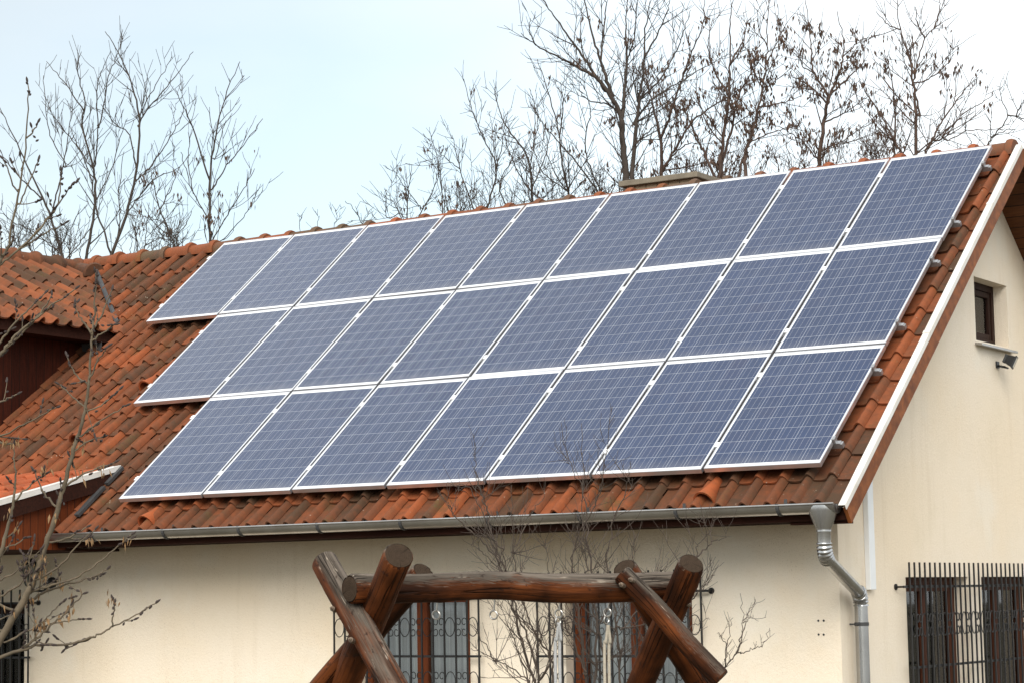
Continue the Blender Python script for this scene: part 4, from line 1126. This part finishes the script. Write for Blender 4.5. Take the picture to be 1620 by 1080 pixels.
# the big one behind the chimney
Tree('tall_tree', 'tall bare tree with forked olive trunk rising behind the chimney', 'tree', 29.0, [
    (.085, [(992, 290), (990, 277), (985, 225), (983, 189), (968, 151), (958, 120), (949, 94), (935, 45), (922, -12)]), (.048, [(975, 165), (946, 126), (915, 108), (889, 94), (848, 72), (823, 52)]), (.044, [(966, 150), (952, 135), (930, 100), (901, 60), (872, 19), (850, -10)]),
    (.050, [(984, 189), (988, 150), (991, 94), (990, 50), (993, -10)]), (.062, [(1000, 288), (999, 277), (1007, 201), (1012, 150), (1018, 110), (1021, 47), (1032, -10)]), (.032, [(1003, 195), (1020, 170), (1040, 151), (1075, 130), (1115, 107), (1150, 88)]),
    (.030, [(1012, 158), (1045, 125), (1068, 85), (1082, 50), (1094, 15)]), (.024, [(949, 94), (955, 50), (958, 10), (955, -10)]), (.024, [(1019, 90), (1040, 55), (1055, 20), (1062, -10)]), (.020, [(991, 100), (1003, 60), (1006, 20), (1010, -10)]), (.018, [(846, 71), (838, 50), (840, 30)]), (.022, [(983, 180), (960, 165), (935, 160), (920, 150), (915, 130)]), (.020, [(1004, 230), (1030, 205), (1048, 190)])],
    31, bark='bark', group=GB, pods=150, podzone=lambda x, y: y < 190, trunk_r=.1, base=[4], drift=.35, tipr=.005)
Tree('podded_tree', 'reddish bare tree with brown pods right of the forked trunk, behind the chimney cap', 'tree', DB - 2, [
    (.056, [(1047, 290), (1046, 277), (1045, 220), (1034, 175), (1027, 142), (1018, 100)]), (.040, [(1049, 268), (1072, 230), (1093, 195), (1125, 170), (1156, 151), (1190, 130)]), (.034, [(1045, 220), (1058, 190), (1068, 157), (1084, 110), (1100, 70), (1112, 38), (1116, -10)]),
    (.022, [(1027, 142), (1015, 120), (1000, 100)]), (.022, [(1062, 245), (1085, 230), (1110, 225)]), (.020, [(1030, 170), (1018, 200), (1012, 180)])], 32, bark='barkred', group=GB, pods=330, podzone=lambda x, y: y > 60)
Tree('podded_tree', 'reddish many stemmed tree full of brown pods right of the chimney', 'tree', DB - 3, [
    (.052, [(1137, 292), (1138, 280), (1144, 220), (1150, 180), (1153, 142), (1155, 90), (1156, 31), (1160, -8)]), (.042, [(1150, 290), (1141, 270), (1158, 200), (1166, 160), (1185, 120), (1201, 94)]), (.034, [(1132, 285), (1110, 235), (1095, 205), (1085, 170)]), (.034, [(1166, 285), (1180, 240), (1191, 201), (1205, 170)]),
    (.024, [(1153, 150), (1130, 110), (1120, 70), (1128, 30)]), (.024, [(1156, 100), (1175, 65), (1185, 30)]), (.020, [(1144, 225), (1120, 200), (1105, 160), (1100, 130)])], 33, bark='barkred', group=GB, pods=650, base=[1, 2, 3], podzone=lambda x, y: y > 25)
Tree('podded_tree', 'slender curved tree with clustered pods above the eighth top panel', 'tree', DB - 3, [
    (.042, [(1179, 262), (1180, 244), (1190, 210), (1197, 180), (1206, 140), (1213, 97), (1214, 50), (1217, -8)]), (.022, [(1188, 224), (1215, 212), (1245, 203), (1268, 195)]), (.022, [(1200, 170), (1225, 165), (1250, 160), (1268, 152)]), (.020, [(1206, 140), (1190, 110), (1182, 80)]), (.02, [(1213, 100), (1228, 70), (1238, 40)]), (.016, [(1212, 70), (1200, 45), (1198, 20)])], 34, bark='barkred', group=GB, pods=380, podzone=lambda x, y: y > 20)
Tree('podded_tree', 'dark tree with the densest brown pod clusters above the ninth top panel', 'tree', DB - 3, [
    (.058, [(1294, 280), (1295, 261), (1302, 200), (1312, 153), (1322, 130), (1331, 100), (1335, 69), (1324, 19)]), (.030, [(1310, 150), (1288, 117), (1284, 85), (1282, 61), (1274, -5)]), (.028, [(1312, 150), (1335, 130), (1358, 108), (1370, 95)]), (.026, [(1308, 165), (1285, 140), (1262, 125), (1245, 118)]), (.022, [(1304, 195), (1335, 180), (1365, 160)]), (.022, [(1298, 240), (1330, 225), (1360, 205), (1390, 190)]), (.022, [(1296, 255), (1270, 225), (1240, 205), (1215, 195)]), (.018, [(1288, 117), (1270, 105), (1262, 85)]), (.018, [(1333, 90), (1350, 75), (1358, 60)])],
    35, bark='barkred', group=GB, pods=800, podzone=lambda x, y: y > 35)
Tree('podded_tree', 'spreading many stemmed tree with pods left of the gable peak', 'tree', DB - 4, [
    (.046, [(1449, 260), (1449, 242), (1449, 172), (1444, 130), (1438, 92), (1424, 47), (1418, -6)]), (.036, [(1427, 255), (1427, 244), (1410, 215), (1397, 189), (1375, 155), (1360, 125)]), (.032, [(1412, 258), (1413, 245), (1416, 180), (1410, 125), (1397, 83)]), (.028, [(1455, 180), (1446, 140), (1450, 105), (1463, 61), (1478, 45), (1491, 36)]), (.034, [(1466, 255), (1466, 239), (1480, 210), (1499, 180), (1520, 150), (1541, 122)]),
    (.024, [(1485, 222), (1505, 200), (1527, 178), (1550, 165), (1572, 150)]), (.020, [(1463, 61), (1452, 40), (1448, 10)]), (.020, [(1480, 45), (1486, 20), (1487, 0)]), (.020, [(1460, 130), (1480, 118), (1500, 100), (1510, 85)]), (.018, [(1424, 47), (1405, 40), (1386, 18)]), (.016, [(1500, 222), (1530, 208), (1560, 206), (1590, 205)])],
    36, bark='barkred', group=GB, pods=330, base=[1, 2, 4], podzone=lambda x, y: 40 < y < 200 and (x < 1450 or y < 170))
Tree('small_tree', 'bare branches of a tree half hidden behind the gable peak at the right', 'tree', DB - 4, [
    (.022, [(1560, 245), (1562, 228), (1578, 208), (1594, 183), (1585, 160), (1580, 136)]), (.02, [(1594, 183), (1612, 186), (1635, 195)]), (.016, [(1608, 185), (1616, 165), (1628, 150)]), (.012, [(1572, 218), (1590, 208), (1606, 204)]), (.012, [(1540, 240), (1535, 222), (1525, 205)])], 37, group=GB, twig=.6)
# low twig thicket just over the ridge
for i, (x0, x1, sd, lab) in enumerate(((1, 130, 41, 'low thin brush behind the wing ridge at the far left'), (195, 290, 42, 'low thin brush between the left trees above the ridge'), (930, 1030, 43, 'low grey brush around the foot of the forked trunk'), (700, 925, 46, 'low thin brush along the ridge left of the chimney'), (1060, 1240, 44, 'low reddish brush right of the chimney cap'), (1250, 1420, 45, 'low reddish brush above the ninth top panel'))):
    rg = random.Random(sd); lim = []
    ybase = lambda x: 395 - max(0, x - 346) * .127 if x > 346 else 400
    for j in range(int((x1 - x0) / 5)):
        x = rg.uniform(x0, x1); yb = ybase(x) + 12; h = rg.uniform(25, 85)
        lim.append((.011, [(x, yb), (x + rg.gauss(0, 7), yb - h * .5), (x + rg.gauss(0, 16), yb - h)]))
    Tree('brush', lab, 'brush', DB - 2 + i * .3, lim, sd + 100, bark='bark' if i < 4 else 'barkred', group='low brush behind the roof', twig=.62, base=list(range(len(lim))), pods=[0, 0, 20, 30, 160, 160][i], tipr=.0042)

# leafless shrubs in front of the wall
Tree('shrub', 'leafless shrub with long arching stems between the two front windows', 'shrub', 15.4, [
    (.020, [(850, 1120), (845, 1080), (822, 1000), (800, 930), (790, 890), (773, 815), (763, 780), (752, 740), (748, 714)]), (.017, [(862, 1110), (850, 1060), (825, 985), (805, 930), (800, 900), (796, 860), (790, 820)]), (.015, [(842, 1110), (836, 1080), (812, 1010), (792, 955)]),
    (.015, [(878, 1100), (870, 1040), (840, 985), (828, 950), (815, 890), (810, 830), (810, 768)]), (.012, [(835, 1075), (800, 1050), (770, 1035), (745, 1025)]), (.011, [(783, 1045), (760, 1005), (745, 985)]), (.012, [(790, 890), (760, 850), (721, 817), (711, 798)]), (.012, [(800, 900), (785, 868), (765, 845), (745, 862)]),
    (.012, [(812, 870), (835, 830), (845, 805), (862, 782)]), (.010, [(845, 1000), (815, 975), (790, 970)]), (.010, [(798, 870), (778, 850), (765, 812), (742, 770), (722, 768)]), (.010, [(805, 940), (822, 905), (838, 880)]), (.010, [(800, 905), (780, 890), (760, 870), (747, 862)])], 51, bark='barkbush', group='leafless shrubs before the front wall', twig=.50, up=.55, tipr=.0022, rscale=.58, base=[1, 2, 3], density=1.6)
Tree('shrub', 'dense leafless shrub climbing before the right front window', 'shrub', 15.6, [
    (.020, [(945, 1120), (940, 1080), (945, 1000), (938, 920), (930, 860), (928, 812), (921, 768), (906, 743), (886, 669)]), (.018, [(965, 1120), (960, 1080), (950, 1010), (930, 930), (925, 870), (922, 805), (921, 667)]), (.016, [(935, 1110), (925, 1050), (915, 960), (905, 900), (914, 850), (946, 788), (955, 743), (970, 657)]),
    (.016, [(985, 1120), (980, 1060), (975, 980), (960, 900), (968, 835), (985, 790), (995, 758), (998, 729)]), (.014, [(1000, 1110), (1010, 1040), (1030, 980), (1050, 920), (1058, 870)]), (.014, [(960, 1040), (985, 960), (1000, 900), (1004, 840)]), (.014, [(925, 1060), (900, 1000), (880, 950), (868, 900), (862, 850)]),
    (.012, [(1010, 1060), (1060, 1000), (1090, 950), (1110, 910)]), (.012, [(1020, 1040), (1065, 1010), (1095, 990), (1122, 978)]), (.012, [(1085, 900), (1101, 881), (1108, 855), (1126, 840)]), (.011, [(1101, 881), (1125, 860), (1150, 848)]), (.010, [(1100, 945), (1118, 925), (1130, 908)]), (.012, [(940, 1000), (905, 985), (880, 990)]), (.012, [(990, 990), (1030, 930), (1045, 880)])], 52, bark='barkbush', group='leafless shrubs before the front wall', twig=.55, up=.5, tipr=.0022, rscale=.58, base=[1, 2, 3, 4], density=1.7)
Tree('shrub', 'small sparse leafless shrub in front of the bare wall right of the log frame', 'shrub', 15.2, [
    (.011, [(1120, 1120), (1135, 1075), (1141, 1060), (1158, 1042), (1170, 1019), (1175, 985), (1170, 936)]), (.008, [(1172, 1032), (1190, 1026), (1206, 1019), (1218, 993)]), (.007, [(1170, 1012), (1182, 985), (1192, 970)]), (.006, [(1148, 1050), (1148, 1020), (1142, 1008), (1137, 1000)]), (.006, [(1175, 985), (1186, 968), (1196, 945)]), (.006, [(1148, 1050), (1152, 1010), (1160, 975)])], 53, bark='barkbush', group='leafless shrubs before the front wall', twig=.28, up=.5, tipr=.0022, density=1.0)

# young ash tree in the near left corner
ASH = [
    (.024, [(-30, 1075), (-5, 1020), (44, 938), (60, 900), (71, 867), (88, 815), (102, 764), (118, 708), (133, 658), (141, 602), (146, 531), (150, 480), (151, 428)]),
    (.015, [(-12, 905), (0, 875), (14, 828), (22, 787), (25, 745), (20, 702)]),
    (.007, [(146, 531), (128, 505), (117, 480)]), (.007, [(146, 525), (165, 490), (178, 455)]), (.006, [(146, 535), (165, 525), (183, 512)]), (.006, [(140, 605), (118, 590), (105, 560)]), (.006, [(136, 645), (112, 625), (92, 605)]), (.006, [(141, 600), (155, 570), (172, 545)]), (.006, [(137, 650), (160, 640), (190, 615)]), (.007, [(125, 690), (158, 665), (200, 640)]),
    (.012, [(-15, 470), (-8, 600), (0, 575), (25, 535), (60, 500), (122, 455)][:1] + [(-12, 575), (10, 548), (35, 522), (75, 490), (122, 455)]), (.009, [(20, 540), (50, 510), (75, 480), (82, 465)]), (.009, [(-12, 560), (15, 520), (45, 490), (72, 462)]),
    (.011, [(-10, 440), (4, 405), (10, 395), (28, 311), (42, 219), (44, 128)]), (.010, [(-10, 428), (7, 413), (53, 374), (91, 321), (97, 269)]), (.007, [(53, 374), (85, 335), (113, 293)]), (.007, [(35, 392), (70, 370), (105, 353)]), (.006, [(25, 300), (14, 275), (5, 251)]), (.006, [(32, 322), (48, 285), (62, 252)]), (.005, [(40, 215), (55, 205), (60, 192)]),
    (.012, [(-20, 1050), (0, 1039), (41, 1025), (59, 1019), (108, 1018), (149, 1006), (178, 991), (215, 972), (250, 951)]), (.009, [(31, 1029), (57, 1009), (92, 980), (114, 958), (133, 937)]), (.006, [(57, 1009), (54, 972), (51, 950)]), (.006, [(6, 1015), (53, 994), (102, 982), (139, 978)]), (.005, [(53, 994), (75, 975), (101, 949)]), (.005, [(178, 991), (180, 965), (182, 952)]), (.005, [(149, 1006), (120, 1018), (100, 1028)]),
    (.009, [(49, 946), (67, 937), (110, 922), (149, 911), (172, 898)]), (.009, [(53, 933), (98, 921), (130, 907), (165, 880), (209, 844)]), (.009, [(47, 921), (92, 897), (120, 864), (152, 835)]), (.008, [(-10, 950), (0, 943), (41, 913), (48, 880), (55, 850)]), (.008, [(-10, 925), (30, 900), (45, 870)]), (.006, [(-10, 985), (20, 970), (28, 958)]), (.007, [(72, 860), (105, 850), (140, 832)]), (.007, [(100, 770), (140, 745), (185, 730)]), (.007, [(92, 800), (70, 780), (52, 740)]), (.007, [(115, 715), (135, 700), (165, 690)]), (.007, [(-10, 695), (20, 680), (55, 662), (92, 642)]), (.006, [(22, 790), (50, 765), (72, 748)]), (.006, [(-10, 640), (15, 628), (30, 622)]), (.007, [(-10, 870), (20, 862), (45, 848)])]
ASH[10] = (.012, [(-12, 575), (10, 548), (35, 522), (75, 490), (122, 455)])
Tree('young_ash_tree', 'young ash tree with dark buds and dry keys in the near left corner', 'tree', 9.6, ASH, 61, bark='barkash', twig=.30, pods=150, podzone=lambda x, y: 600 < y < 1000, podmat='key', podsize=.038, up=.35, lev=1, tipr=.0030, rscale=.80, drift=.25, buds=True, scale=.55, density=.58, kink=.02)
